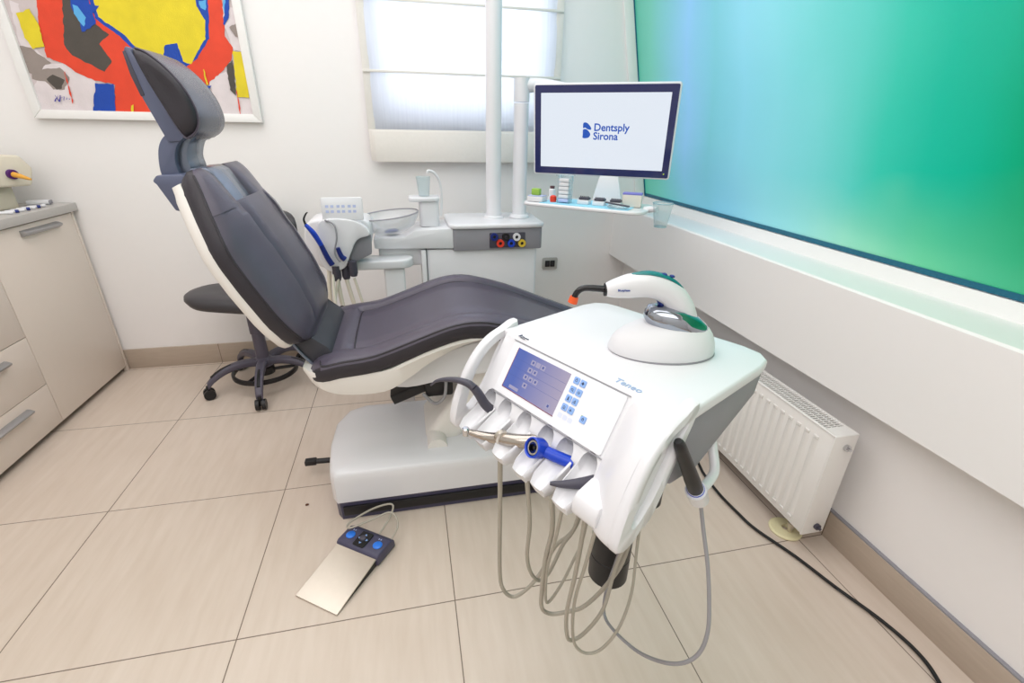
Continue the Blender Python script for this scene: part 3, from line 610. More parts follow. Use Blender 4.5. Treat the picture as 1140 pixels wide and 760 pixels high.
t_ = thing('hanging_cup', 'clear plastic cup held at the right end of the tray', 'cup', at(TL+.052, .095, -.062), ty)
bm = B(); lathe(bm, [(0, 0), (.024, 0), (.038, .088), (.0365, .088), (.0225, .003), (0, .003)], (0, 0, 0), 28); obj('cup', bm, M['cupglass'], t_)
bm = B(); lathe(bm, [(.0375, .086), (.0395, .088), (.0375, .090), (.036, .088), (.0375, .086)], (0, 0, 0), 28); lathe(bm, [(.015, 0), (.0245, 0), (.0247, .003), (.015, .003)], (0, 0, 0), 28); obj('rim', bm, glassmat('cup_rim', (150, 200, 215), alpha=.45), t_)

# ================================================================== ASSISTANT ELEMENT
ae = thing('assistant_element', 'white assistant instrument console with button panel behind the backrest', 'instrument console', (.90, 1.15, 0))
bm = B(); prism(bm, sm2([(.775, .94), (.96, .935), (.985, .88), (.965, .80), (.90, .76), (.80, .73), (.72, .78), (.72, .90)], 3), 'y', 1.11, 1.30, .012, 3); obj('console_body', bm, M['white'], ae, True)
bm = B(); prism(bm, [(.885, .846), (.905, .882), (.985, .874), (.980, .795), (.895, .758)], 'y', 1.085, 1.115, .004); obj('side_cheek', bm, M['grey'], ae, True)
bm = B(); prism(bm, sm2([(.80, .945), (.93, .94), (.985, .885), (.93, .862), (.895, .80), (.865, .745), (.80, .735), (.77, .80), (.78, .88)], 4), 'y', 1.06, 1.10, .008, 3); obj('front_cover', bm, M['white'], ae, True)
T = Matrix.Translation((.885, 1.085, .985)) @ Matrix.Rotation(math.radians(-8), 4, 'X')
bm = B(); prism(bm, rrect(-.08, .08, -.045, .045, .008), 'y', -.012, .0, .003, mtx=T); kp = obj('button_panel', bm, M['white'], ae, True)
bm = B()
for r in range(2):
    for c in range(6): box(bm, -.058+.0195*c+.004*(c//2)-.006, -.058+.0195*c+.004*(c//2)+.006, -.0125, -.012, .010-.020*r-.005, .010-.020*r+.005, mtx=T)
obj('buttons', bm, M['paleblue'], kp, True)
bm = B(); tube(bm, [(.815, 1.06, .945), (.85, 1.04, .93), (.855, 1.03, .88), (.84, 1.03, .82), (.855, 1.03, .78)], .0035, 8); obj('hook', bm, M['grey'], ae, True)
for x, y, z in ((.83, 1.07, .745), (.90, 1.06, .765), (.865, 1.09, .745)):
    bm = B(); lathe(bm, [(0, -.055), (.013, -.055), (.018, -.04), (.018, .01), (0, .01)], (x, y, z)); obj('hose_socket', bm, M['dgrey'], ae, True)
hp_ = [[(.83, 1.07, .70), (.845, 1.05, .55), (.90, 1.04, .42)], [(.835, 1.06, .70), (.80, 1.03, .56), (.78, 1.0, .40)], [(.865, 1.08, .69), (.89, 1.06, .56), (.93, 1.03, .42)], [(.90, 1.06, .70), (.925, 1.05, .58), (.95, 1.03, .46)], [(.80, 1.08, .74), (.79, 1.06, .60), (.80, 1.04, .42)], [(.815, 1.06, .72), (.82, 1.0, .56), (.85, .98, .40)]]
for i, P in enumerate(hp_):
    bm = B(); tube(bm, P, .009 if i in (0, 2, 4) else .006, 8); obj('suction_hose', bm, M['cream'], ae, True)
bm = B(); prism(bm, rrect(.80, 1.15, 1.12, 1.24, .06), 'z', .715, .755, .008, 3); obj('support_arm', bm, M['white'], ae, True)
bm = B(); prism(bm, rrect(1.02, 1.11, 1.135, 1.19, .01), 'z', 0, .715, .003); obj('support_column', bm, M['satin'], ae, True)
t_ = thing('blue_syringe_handpiece', 'blue and black handpiece docked beside the backrest edge', 'handpiece', (.80, 1.04, .80))
bm = B(); tube(bm, [(.745, 1.03, .935), (.77, 1.03, .90), (.79, 1.04, .85)], [.007, .011, .010], 12); obj('grip', bm, M['blue'], t_, True)
bm = B(); tube(bm, [(.79, 1.04, .85), (.805, 1.045, .80), (.82, 1.05, .765)], [.010, .011, .012], 12); obj('collar', bm, M['dblue'], t_, True)
bm = B(); tube(bm, [(.746, 1.03, .935), (.742, 1.03, .955), (.752, 1.03, .975), (.760, 1.03, .982)], [.005, .004, .003, .002], 8); obj('nozzle', bm, M['black'], t_, True)
t_ = thing('short_suction_handpiece', 'short dark handpiece in the assistant console slot', 'handpiece', (.87, 1.04, .80))
bm = B(); tube(bm, [(.850, 1.05, .835), (.860, 1.052, .80), (.872, 1.055, .785)], [.009, .010, .012], 12); obj('grip', bm, M['dblue'], t_, True)

# ================================================================== DENTIST ELEMENT (front right)
RZ = math.atan2(-.88, .475)
de = thing('dentist_element', 'white instrument delivery console with touch screen and tilted button panel', 'instrument console', (1.318, -.107, 0), RZ)
# slab
bm = B()
plan = [(0, 0), (.41, 0)] + [(.41, .25), (.405, .285), (.385, .305), (.35, .312)] + [(.06, .300), (.03, .295), (.008, .275), (0, .24)]
loft(bm, [[(a, b_, z) for a, b_ in plan] for z in (.898, .92)]); bmesh.ops.recalc_face_normals(bm, faces=bm.faces); bevel(bm, .005, 3, 40); obj('top_cover', bm, M['white'], de)
bm = B(); prism(bm, [(.03, .90), (.30, .90), (.285, .845), (.10, .765), (.02, .775), (-.02, .82)], 'x', .012, .398, .004); obj('lower_housing', bm, M['grey'], de)
# front fascia
ca_, sa_ = math.cos(math.radians(58)), math.sin(math.radians(58))
fa = [(.012, .918), (-.002, .917), (-.064, .818), (-.070, .806), (-.076, .796), (-.074, .768), (-.05, .755), (.02, .775), (.03, .90)]
bm = B(); prism(bm, fa, 'x', .012, .385, .004, 2); fo = obj('fascia', bm, M['white'], de)
na = [.046, .094, .149, .206, .252, .303]
cutters = []
for a in na:
    c = B(); P0 = Vector((a, -.150, .765)); P1 = Vector((a, -.035, .815)); d = (P1-P0).normalized()
    tube(c, [P0, P1], .0175, 20, smooth=False); cutters.append(c)
cut(fo, cutters)
# tongues (troughs)
for a in na:
    bm = B(); rings = []
    for (b_, z, w, h) in ((-.050, .803, .0225, .032), (-.078, .789, .0225, .036), (-.100, .778, .0215, .036), (-.122, .768, .020, .033), (-.135, .757, .015, .022)):
        d = Vector((0, -.9, -.42)); up = Vector((0, -.42, .9)); c = Vector((a, b_, z)); g = .009 if b_ > -.13 else .003
        sec = [(-w, -h*.3), (-w, 0.002), (-w*.86, .004), (-w*.62, -g*.55), (-w*.3, -g*.95), (0, -g), (w*.3, -g*.95), (w*.62, -g*.55), (w*.86, .004), (w, .002), (w, -h*.3), (w*.7, -h), (-w*.7, -h)]
        rings.append([c+Vector((1, 0, 0))*x+up*y for x, y in sec])
    loft(bm, rings); obj('holder_trough', bm, M['white'], de, ang=50)
# display panel on the fascia (local plane: u = a, v = down the slope)
dn = Vector((0, -ca_, -sa_)); nr = Vector((0, -sa_, ca_))
PM = frame3(Vector((0, 0, .92))+nr*.0015+Vector((0, -.003, -.004)), (1, 0, 0), tuple(-dn), tuple(nr))   # x=a, y=up slope, z=out
def PR(x0, x1, y0, y1, r, z0, z1, bv=0): b = B(); prism(b, rrect(x0, x1, y0, y1, r, 3), 'z', z0, z1, bv, 1, mtx=PM); return b
gp = obj('control_glass', PR(.048, .318, -.110, -.006, .004, -.002, .0015, .0008), mat('panel_white_gloss', (236, 237, 242), .12, coat=.5), de)
bm = B()
for x0, x1, y0, y1 in ((.044, .322, -.0045, -.003), (.044, .322, -.1135, -.112)): prism(bm, rrect(x0, x1, y0, y1, .0005, 1), 'z', -.001, .001, mtx=PM)
obj('panel_seam', bm, M['grey'], de)
m = emis('touch_screen', (110, 140, 225), .8); n = m.node_tree.nodes; l = m.node_tree.links; tc = n.new('ShaderNodeTexCoord'); sp = n.new('ShaderNodeSeparateXYZ'); l.new(tc.outputs['Generated'], sp.inputs[0])
cr = n.new('ShaderNodeValToRGB'); cr.color_ramp.elements[0].color = lin((96, 122, 214)); cr.color_ramp.elements[1].color = lin((206, 194, 222)); cr.color_ramp.elements[0].position = .15; cr.color_ramp.elements[1].position = 1.
l.new(sp.outputs[0], cr.inputs[0]); l.new(cr.outputs[0], n['Principled BSDF'].inputs['Emission Color']); n['Principled BSDF'].inputs['Emission Strength'].default_value = .62
sc = obj('touch_screen', PR(.067, .203, -.094, -.014, .001, .001, .0022), m, de)
bm = B(); prism(bm, rrect(.0655, .067, -.0955, -.0135, .0005, 1), 'z', .001, .0023, mtx=PM); prism(bm, rrect(.0655, .204, -.0955, -.094, .0005, 1), 'z', .001, .0023, mtx=PM); obj('screen_edge', bm, mat('screen_edge_red', (130, 70, 90), .4), sc)
ic = emis('screen_icon', (196, 190, 226), .62); ic2 = emis('screen_icon_dark', (92, 108, 190), .6)
bm = B()
for x, y in ((.115, -.028), (.128, -.028), (.141, -.028), (.115, -.043), (.128, -.043), (.112, -.058), (.125, -.058), (.138, -.058), (.118, -.073), (.186, -.084)): prism(bm, rrect(x-.0055, x+.0055, y-.0048, y+.0048, .001, 2), 'z', .0021, .0026, mtx=PM)
prism(bm, rrect(.083, .108, -.0905, -.0845, .001, 2), 'z', .0021, .0026, mtx=PM)
obj('screen_icons', bm, ic, sc)
bm = B()
for x, y in ((.115, -.028), (.141, -.028), (.115, -.043), (.128, -.043), (.112, -.058), (.138, -.058), (.118, -.073), (.186, -.084)): prism(bm, rrect(x-.0018, x+.0022, y-.002, y+.0026, .0008, 2), 'z', .0026, .0029, mtx=PM)
for y in (-.034, -.05, -.0665): prism(bm, rrect(.069, .201, y-.0002, y+.0002, .0001, 1), 'z', .0021, .0024, mtx=PM)
prism(bm, rrect(.1255-.002, .1255+.002, -.0605, -.0565, .0008, 2), 'z', .0026, .0029, mtx=PM)
obj('screen_glyphs', bm, ic2, sc)
# buttons
bx, by = (.219, .2335), (-.020, -.037, -.0535, -.070)
def glyph(bm, k, x, y):
    T = PM @ Matrix.Translation((x, y, .0030))
    def ring(r0, r1, seg=14):
        R = [[T @ Vector((r*math.cos(2*PI*i/seg), r*math.sin(2*PI*i/seg), z)) for i in range(seg)] for r, z in ((r0, 0), (r1, 0), (r1, .0003), (r0, .0003))]
        loft(bm, R, closed=True)
    def bar(x0, x1, y0, y1): box(bm, x0, x1, y0, y1, 0, .0003, mtx=T)
    if k == 0: ring(.0018, .0025); bar(-.001, .001, .0026, .0034)
    elif k == 1:
        prism(bm, [(-.003, 0), (0, .003), (.003, 0), (0, -.003)], 'z', 0, .0003, mtx=T)
    elif k == 2: ring(.0015, .0022); bar(.001, .0032, -.003, -.0022); bar(-.003, -.002, -.0005, .0005)
    elif k == 3: ring(.0017, .0024); bar(.0005, .002, -.0005, .0005)
    elif k == 4: bar(-.0008, .0008, -.003, .003); bar(-.002, .002, -.003, -.0018); ring(.0002, .0012)
    elif k == 5: bar(-.003, .003, -.0028, -.0018); bar(.0005, .0016, -.002, .003); bar(-.002, 0, 0, .001)
    elif k == 6: ring(.0016, .0023); bar(-.0028, .0028, -.003, -.0024)
    elif k == 7: ring(.0001, .0014, 8); bar(-.003, .003, -.0003, .0003); bar(-.0003, .0003, -.003, .003)
    else: ring(.0016, .0024); bar(-.0003, .0003, .0, .0034)
k = 0
spots = [(bx[j], by[i]) for i in range(4) for j in range(2)]+[(.2625, -.073)]
for k, (x, y) in enumerate(spots):
    bt = obj('button', PR(x-.0062, x+.0062, y-.0062, y+.0062, .0018, .001, .0030, .0006), M['btn'], de)
    bm = B(); glyph(bm, k, x, y); obj('button_symbol', bm, M['inkdark'], bt)
bm = B(); box(bm, .2575, .2590, -.0685, -.0670, .0030, .0034, mtx=PM); obj('standby_led', bm, emis('led_green2', (200, 230, 70), .8), de)
bm = B()
for x in (.212, .2235, .235): prism(bm, rrect(x, x+.0095, -.090, -.0815, .002, 3), 'z', .001, .0017, mtx=PM)
obj('unlit_buttons', bm, mat('unlit_button', (216, 222, 240), .4), de)
text('panel_lettering', 'Teneo', .020, M['teneo'], de, frame3((.279, .009, .9206), (1, 0, 0), (0, 1, 0), (0, 0, 1)) @ Matrix.Translation((0, -.006, 0)))
bm = B(); T = frame3((.047, .003, .9206), (1, 0, 0), (0, 1, 0), (0, 0, 1)); prism(bm, sm2([(0, .0062), (.003, .0062), (.005, .003), (.0, .0038)], 3), 'z', 0, .0003, mtx=T); prism(bm, sm2([(0, .0028), (.0035, .0025), (.005, -.0005), (.003, -.003), (0, -.003)], 3), 'z', 0, .0003, mtx=T); obj('maker_mark', bm, M['inkdark'], de)
text('maker_lettering', 'Dentsply\nSirona', .0052, M['inkdark'], de, frame3((.055, .0085, .9206), (1, 0, 0), (0, 1, 0), (0, 0, 1)) @ Matrix.Translation((0, -.006, 0)))
# handle loops
outer = [(.04, .921), (.0, .921), (-.038, .908), (-.072, .880), (-.098, .842), (-.118, .800), (-.128, .762), (-.128, .742), (-.115, .730), (-.092, .732), (-.07, .748), (-.04, .765)]
inner = [(.012, .900), (-.012, .898), (-.040, .883), (-.066, .852), (-.086, .812), (-.096, .775), (-.086, .768), (-.070, .780), (-.05, .802), (-.03, .835), (-.012, .868)]
def loopring(bm, a0, a1, out_, in_, bv=.004):
    N = 48
    def resample(P):
        P = [Vector((p[0], p[1], 0)) for p in sm2(P, 6)]; P.append(P[0]); Ls = [0]
        for u, v in zip(P, P[1:]): Ls.append(Ls[-1]+(v-u).length)
        out = []
        for k in range(N):
            s = Ls[-1]*k/N; i = max(j for j in range(len(Ls)-1) if Ls[j] <= s); t = (s-Ls[i])/max(1e-9, Ls[i+1]-Ls[i]); out.append(P[i].lerp(P[i+1], t))
        return out
    O_ = resample(out_); I_ = resample(in_)
    # start both at matching angle: rotate inner so nearest to O_[0]
    k0 = min(range(N), key=lambda k: (I_[k]-O_[0]).length); I_ = I_[k0:]+I_[:k0]
    e = bv
    def sh(P, Q, t): return [p+(q-p).normalized()*t for p, q in zip(P, Q)]
    seq = [(sh(O_, I_, e), a0), (O_, a0+e), (O_, a1-e), (sh(O_, I_, e), a1), (sh(I_, O_, e), a1), (I_, a1-e), (I_, a0+e), (sh(I_, O_, e), a0)]
    loft(bm, [[(a, p.x, p.y) for p in P] for P, a in seq], closed=True)
bm = B(); loopring(bm, -.016, .004, outer, inner); obj('handle_loop', bm, M['white'], de, ang=50)
bm = B(); loopring(bm, .392, .412, outer, inner); hl = obj('handle_loop', bm, M['white'], de, ang=50)
bm = B(); prism(bm, sm2(inner, 4), 'x', .390, .402, .0); obj('loop_infill', bm, M['satin'], hl)
# smooth cheek that blends the fascia into the right handle
Fp = [(.014, .918), (.0, .914), (-.020, .886), (-.042, .851), (-.064, .818), (-.076, .797), (-.100, .782), (-.112, .765), (-.100, .748)]
Op = [(.014, .9215), (-.018, .9165), (-.052, .898), (-.082, .868), (-.106, .828), (-.121, .79), (-.1285, .757), (-.125, .738), (-.105, .730)]
bm = B(); rings = []
for a, k in ((.322, 0), (.330, .10), (.338, .26), (.348, .48), (.358, .68), (.368, .84), (.378, .94), (.388, .985), (.396, 1.0)):
    k1 = k; rings.append([Vector((a, p.x, p.y)) for p in catmull([(f[0]*(1-k)+o_[0]*k, f[1]*(1-k)+o_[1]*k, 0) for f, o_ in zip(Fp, Op)], 4)]+[Vector((a, -.05, .75)), Vector((a, .02, .80)), Vector((a, .03, .88))])
loft(bm, rings); obj('right_cheek', bm, M['white'], de, ang=60)
bm = B(); prism(bm, [(-.070, .752), (-.118, .748), (-.130, .755), (-.130, .775), (-.122, .790), (-.08, .80)], 'x', .322, .372, .006); obj('end_block', bm, M['white'], de)
# column and joints
bm = B(); lathe(bm, [(0, .30), (.040, .30), (.047, .308), (.047, .375), (.045, .377), (.047, .379), (.047, .50), (0, .50)], (.222, .155, 0), 36); obj('arm_joint', bm, M['black'], de)
bm = B(); lathe(bm, [(0, .50), (.049, .50), (.049, .78), (0, .78)], (.222, .155, 0), 36); obj('column', bm, M['white'], de)
bm = B(); lathe(bm, [(0, .33), (.036, .33), (.042, .338), (.042, .52), (0, .52)], (.150, .410, 0), 36); obj('arm_joint', bm, M['black'], de)
bm = B(); prism(bm, rrect(-.032, .032, -.03, .30, .03), 'z', .44, .50, .008, mtx=Matrix.Translation((.222, .155, 0)) @ Matrix.Rotation(math.atan2(.255, -.072)-PI/2, 4, 'Z')); obj('swivel_arm', bm, M['black'], de)
# hoses leaving the troughs (local coordinates)
H3b = [(.3, -.12, .751), (.263, -.091, .621), (.222, -.063, .486), (.2, -.034, .34), (.208, -.006, .368), (.216, .023, .434), (.219, .051, .509), (.21, .08, .72)]
H4 = [(.338, -.11, .74), (.31, -.084, .575), (.279, -.059, .415), (.265, -.033, .302), (.261, -.008, .257), (.275, .018, .276), (.296, .043, .354), (.295, .069, .46), (.31, .094, .604), (.306, .12, .75)]
H5 = [(.361, -.11, .745), (.331, -.087, .614), (.3, -.064, .48), (.283, -.041, .362), (.278, -.018, .27), (.294, .005, .238), (.316, .028, .258), (.335, .051, .328), (.337, .074, .42), (.319, .097, .52), (.296, .12, .77)]
for P, r in ((H3b, .0033), (H4, .0042), (H5, .0033)):
    bm = B(); tube(bm, P, r, 8, 6); obj('instrument_hose', bm, M['hose'], de)
def wl(a, b_, z): v = Matrix.Rotation(RZ, 4, 'Z') @ Vector((a, b_, 0)); return (1.318+v.x, -.107+v.y, z)
def hand(name, label, cat='handpiece', at_=(0, 0, 0)):
    o = thing(name, label, cat, (1.318, -.107, 0), RZ); return o
# six instruments
t_ = hand('sickle_nozzle_handpiece', 'black curved nozzle handpiece in the leftmost console trough')
bm = B(); tube(bm, [(.060, -.066, .775), (.056, -.088, .800), (.050, -.100, .826), (.044, -.108, .842)], [.0095, .0095, .009, .008], 12); obj('grip', bm, M['dgrey'], t_)
bm = B(); tube(bm, [(.044, -.108, .841), (.034, -.114, .848), (.014, -.124, .850), (-.010, -.138, .846), (-.030, -.146, .836), (-.044, -.15, .822)], [.008, .0075, .006, .0045, .003, .0015], 12); obj('curved_tip', bm, M['dgrey'], t_)
t_ = hand('turbine_handpiece', 'polished steel turbine handpiece lying in front of the troughs')
bm = B(); tube(bm, [(.188, -.075, .785), (.165, -.095, .781), (.140, -.106, .776), (.112, -.118, .769), (.09, -.132, .770), (.078, -.146, .776)], [.0115, .0125, .012, .010, .007, .005], 14); obj('body', bm, mat('handpiece_steel', (176, 168, 160), .22, metal=1), t_)
bm = B(); lathe(bm, [(0, -.008), (.0065, -.008), (.007, .006), (.005, .008), (0, .008)], (.075, -.150, .777), 16); obj('head', bm, M['chrome'], t_)
bm = B(); lathe(bm, [(.0, -.006), (.0138, -.005), (.0138, .005), (0, .006)], (0, 0, 0), 16, Matrix.Translation((.132, -.110, .777)) @ Matrix.Rotation(PI/2, 4, 'Y') @ Matrix.Rotation(.3, 4, 'X')); obj('ring', bm, M['steel'], t_)
H1 = [(.13, -.112, .765), (.14, -.12, .735), (.11, -.095, .571), (.081, -.07, .349), (.067, -.045, .254), (.076, -.02, .219), (.098, .005, .25), (.117, .03, .305), (.135, .055, .39), (.174, .08, .48), (.19, .10, .72)]
bm = B(); tube(bm, H1[1:], .0047, 10, 6); obj('hose', bm, M['hose'], t_)
t_ = hand('blue_motor_handpiece', 'blue motor handpiece with open round head on the console')
bm = B(); tube(bm, [(.272, -.070, .785), (.245, -.084, .790), (.222, -.094, .794)], .0105, 14, smooth=False); obj('grip', bm, M['blue'], t_)
hm = Matrix.Translation((.214, -.100, .797)) @ Vector((-.10, -.85, .42)).normalized().to_track_quat('Z', 'Y').to_matrix().to_4x4()
bm = B(); lathe(bm, [(.0, -.014), (.015, -.014), (.018, -.008), (.018, .012), (.0165, .014), (.0145, .012), (.0145, -.004), (0, -.004)], (0, 0, 0), 28, hm); hd = obj('round_head', bm, M['blue'], t_)
bm = B(); lathe(bm, [(.009, -.003), (.0120, -.003), (.0125, .010), (.0095, .010), (.009, -.003)], (0, 0, 0), 24, hm); obj('inner_ring', bm, M['chrome'], hd)
bm = B(); lathe(bm, [(0, -.003), (.006, -.003), (.003, .007), (0, .007)], (0, 0, 0), 16, hm); obj('core', bm, M['black'], hd)
H2 = [(.215, -.122, .745), (.199, -.095, .613), (.17, -.07, .483), (.158, -.045, .402), (.16, -.02, .359), (.166, .005, .37), (.178, .03, .447), (.193, .055, .52), (.187, .08, .72)]
bm = B(); tube(bm, H2, .0042, 10, 6); obj('hose', bm, M['hose'], t_)
t_ = hand('black_scaler_handpiece', 'black tapered handpiece in the trough nearest the right handle')
bm = B(); tube(bm, [(.318, -.068, .778), (.306, -.092, .778), (.291, -.115, .779), (.277, -.13, .780)], [.0105, .009, .006, .003], 14); obj('grip', bm, M['dgrey'], t_)
H3 = [(.275, -.122, .745), (.258, -.096, .644), (.224, -.072, .522), (.197, -.048, .38), (.179, -.024, .289), (.185, .0, .255), (.208, .024, .264), (.245, .048, .305), (.287, .072, .413), (.3, .096, .505), (.305, .12, .77)]
bm = B(); tube(bm, H3, .0047, 10, 6); obj('hose', bm, M['hose'], t_)
# camera holder arm on the right
bm = B(); tube(bm, [(.380, .175, .80), (.392, .168, .775), (.413, .145, .750), (.418, .120, .742), (.420, .095, .742)], .0085, 12, 5); lathe(bm, [(.0115, -.020), (.016, -.020), (.0175, .014), (.013, .014), (.0115, -.02)], (0, 0, 0), 20, Matrix.Translation((.424, .068, .748)) @ Vector((-.006, -.094, .150)).normalized().to_track_quat('Z', 'Y').to_matrix().to_4x4()); obj('camera_holder', bm, M['white'], de)
t_ = hand('intraoral_camera', 'black and white handpiece held on the arm below the right side')
d0, d1 = Vector((.4245, .085, .722)), Vector((.418, -.022, .892))
bm = B(); tube(bm, [d0.lerp(d1, .22), d0.lerp(d1, .4), d0.lerp(d1, .7), d0.lerp(d1, .93), d1], [.0125, .0125, .0105, .009, .005], 16); obj('grip', bm, M['black'], t_)
bm = B(); tube(bm, [d0, d0.lerp(d1, .12), d0.lerp(d1, .24)], [.008, .013, .0135], 16); obj('collar', bm, M['white'], t_)
bm = B(); tube(bm, [d0.lerp(d1, .215), d0.lerp(d1, .235)], .0142, 16, smooth=False); obj('blue_band', bm, M['blue'], t_)
H6 = [(.4245, .086, .724), (.426, .092, .705), (.443, .085, .665), (.468, .069, .62), (.490, .054, .565), (.505, .038, .52), (.505, .023, .478), (.487, .008, .445), (.447, .011, .398), (.388, .032, .338), (.317, .054, .302), (.279, .075, .294), (.263, .097, .338), (.270, .118, .46), (.290, .14, .77)]
bm = B(); tube(bm, H6, .0035, 10, 6); obj('cord', bm, M['hose2'], t_)

# ---- curing light on the console top
cl = thing('curing_light', 'white curing light gun with orange tip resting in its charging base', 'curing light', (1.590, -.256, .920), -.215)
CX = {}
def cz(z): return z-.920
outl = lambda s, dx=0: [(dx+s*.095*math.cos(t)*(1 if math.cos(t) > 0 else 1.05), s*.062*math.sin(t)) for t in [2*PI*k/48 for k in range(48)]]
bm = B(); rings = []
for z, s in ((0, .97), (.004, 1.0), (.012, 1.0)): rings.append([(x, y, z) for x, y in outl(s)])
bl = B()
rings = []
N = 48
for k, (hz, s) in enumerate(((0.003, 1.0), (.010, 1.0), (.022, .97), (.034, .90), (.044, .80), (.052, .68), (.058, .54), (.061, .38), (.062, .2))):
    rings.append([(x+.018*(1-s), y, hz*(1+.10*x/.095)) for x, y in outl(s)])
loft(bl, rings); cbase = obj('charging_base', bl, M['satin'], cl, ang=60)
bm = B(); lathe(bm, [(0, 0), (.0955, 0), (.0965, .0015), (.0955, .003), (0, .003)], (0, 0, 0), 48, sy=.66); obj('base_seam', bm, M['grey'], cbase)
# cut sloping mouth and fill with dark mirror cradle
cb = B(); box(cb, -.032, .11, -.09, .09, 0, .10); cb.transform(Matrix.Translation((0, 0, .066)) @ Matrix.Rotation(math.radians(20), 4, 'Y') @ Matrix.Translation((0, 0, 0)))
bm = B(); rings = []
for k, s in enumerate((1.0, .98, .9, .6)):
    rings.append([(.020+.062*s*math.cos(t), .040*s*math.sin(t), .056-.010*(math.cos(t)*s)+(.0, .012, .022, .028)[k]-.018*max(0, math.cos(t))*s) for t in [2*PI*i/32 for i in range(32)]])
rings.insert(0, [(.026+.05*math.cos(t), .034*math.sin(t), .035) for t in [2*PI*i/32 for i in range(32)]])
loft(bm, rings); obj('mirror_cradle', bm, M['darkchrome'], cl, ang=60)
# gun
bm = B(); P = [(-.116, 1.035, .011, .011), (-.100, 1.038, .017, .015), (-.075, 1.043, .022, .018), (-.045, 1.046, .0225, .019), (-.018, 1.040, .0225, .019), (.004, 1.026, .023, .018), (.020, 1.006, .024, .018), (.030, .986, .024, .018), (.037, .968, .022, .017), (.040, .950, .018, .014)]
C_ = catmull([(x, 0, cz(z)) for x, z, _, _ in P], 4); rings = []
for i, v in enumerate(C_):
    t = i/4; k = min(int(t), len(P)-2); f = t-k; h = P[k][2]*(1-f)+P[k+1][2]*f; w = P[k][3]*(1-f)+P[k+1][3]*f
    d = (C_[min(i+1, len(C_)-1)]-C_[max(i-1, 0)]).normalized(); nn = Vector((-d.z, 0, d.x))
    rings.append([v+nn*(h*math.cos(q))+Vector((0, 1, 0))*(w*math.sin(q)) for q in [2*PI*j/20 for j in range(20)]])
loft(bm, rings); gun = obj('gun_body', bm, M['white'], cl, ang=60)
bm = B(); rings = []
for i in range(8, 22):
    v = C_[i]; d = (C_[i+1]-C_[i-1]).normalized(); nn = Vector((-d.z, 0, d.x)); t = i/4; k = int(t); f = t-k; h = P[k][2]*(1-f)+P[k+1][2]*f; e = math.sin(PI*(i-8)/13)**.5 if 8 < i < 21 else .1
    rings.append([v+nn*(h*.93+.004*e*math.cos(q)*(1))+Vector((0, 1, 0))*(.011*e*math.sin(q)) for q in [2*PI*j/12 for j in range(12)]])
loft(bm, rings); obj('control_strip', bm, M['teal'], gun, ang=60)
bm = B(); box(bm, -.022, -.012, -.006, .006, cz(1.0625), cz(1.067), .002); box(bm, -.006, .002, -.005, .005, cz(1.060), cz(1.064), .002, mtx=None); obj('button', bm, M['dblue'], gun)
bm = B(); tube(bm, [(-.018, 0, cz(1.020)), (-.012, 0, cz(1.013)), (-.006, 0, cz(1.010))], [.006, .0075, .004], 12); obj('trigger', bm, M['dblue'], gun)
bm = B(); tube(bm, [(-.112, 0, cz(1.036)), (-.145, 0, cz(1.038)), (-.158, 0, cz(1.036)), (-.166, 0, cz(1.029)), (-.170, 0, cz(1.020))], [.0062, .0058, .0056, .0055, .0055], 14, 6); obj('light_guide', bm, mat('guide_black', (22, 20, 24), .12), cl)
bm = B(); tube(bm, [(-.118, 0, cz(1.0355)), (-.111, 0, cz(1.0355))], .0115, 18, smooth=False); obj('guide_collar', bm, M['black'], cl)
bm = B(); tube(bm, [(-.1695, 0, cz(1.0215)), (-.1725, 0, cz(1.010))], [.0078, .0088], 14, smooth=False); obj('orange_tip', bm, M['orange'], cl)
text('gun_lettering', 'Bluephase', .0052, M['ink'], gun, Matrix.Translation((-.098, -.0185, cz(1.0385))) @ Matrix.Rotation(PI/2, 4, 'X') @ Matrix.Rotation(.02, 4, 'Z'), bold=.0001)

# ================================================================== RADIATOR
rd = thing('radiator', 'white panel radiator with top grille low on the right wall', 'radiator', (2.39, .4, .075))
X0, X1, Y0, Y1, Z0, Z1 = 2.345, 2.43, -.045, .98, .080, .468
prof_y = [Y0+.03+i*.0222 for i in range(int((Y1-Y0-.06)/.0222)+1)]
bm = B()   # front panel with pressed channels
box(bm, X0+.002, X0+.012, Y0, Y1, Z0, Z1, .003)
fpan = bm
k = 0
y = Y0+.06
fl = B(); mk = B()
while y < Y1-.04:
    b2 = B(); prism(b2, [(y-.013, X0+.003), (y-.007, X0+.0002), (y+.007, X0+.0002), (y+.013, X0+.003)], 'z', Z0+.035, Z1-.045); bm2 = b2
    for v in bm2.verts: v.co = Vector((v.co.y, v.co.x, v.co.z))
    merge(fl, bm2)
    for zz in (Z0+.028, Z1-.038): box(mk, X0-.0022, X0+.003, y-.0085, y+.0085, zz-.005, zz+.005, .001)
    y += .036
merge(fpan, fl); merge(fpan, mk); obj('front_panel', fpan, M['rad'], rd, True)
bm = B(); box(bm, X1-.012, X1-.002, Y0, Y1, Z0, Z1, .003); obj('rear_panel', bm, M['rad'], rd, True)
for y0, y1 in ((Y0-.002, Y0+.004), (Y1-.004, Y1+.002)):
    bm = B(); box(bm, X0, X1, y0, y1, Z0-.002, Z1+.002, .0015); obj('side_cover', bm, M['rad'], rd, True)
bm = B()
box(bm, X0, X0+.010, Y0, Y1, Z1-.002, Z1+.003, .001); box(bm, X1-.010, X1, Y0, Y1, Z1-.002, Z1+.003, .001)
for yy0, yy1 in ((Y0, Y0+.045), (Y1-.03, Y1), (.45, .47)): box(bm, X0+.0102, X1-.0102, yy0, yy1, Z1-.001, Z1+.0028)
y = Y0+.05
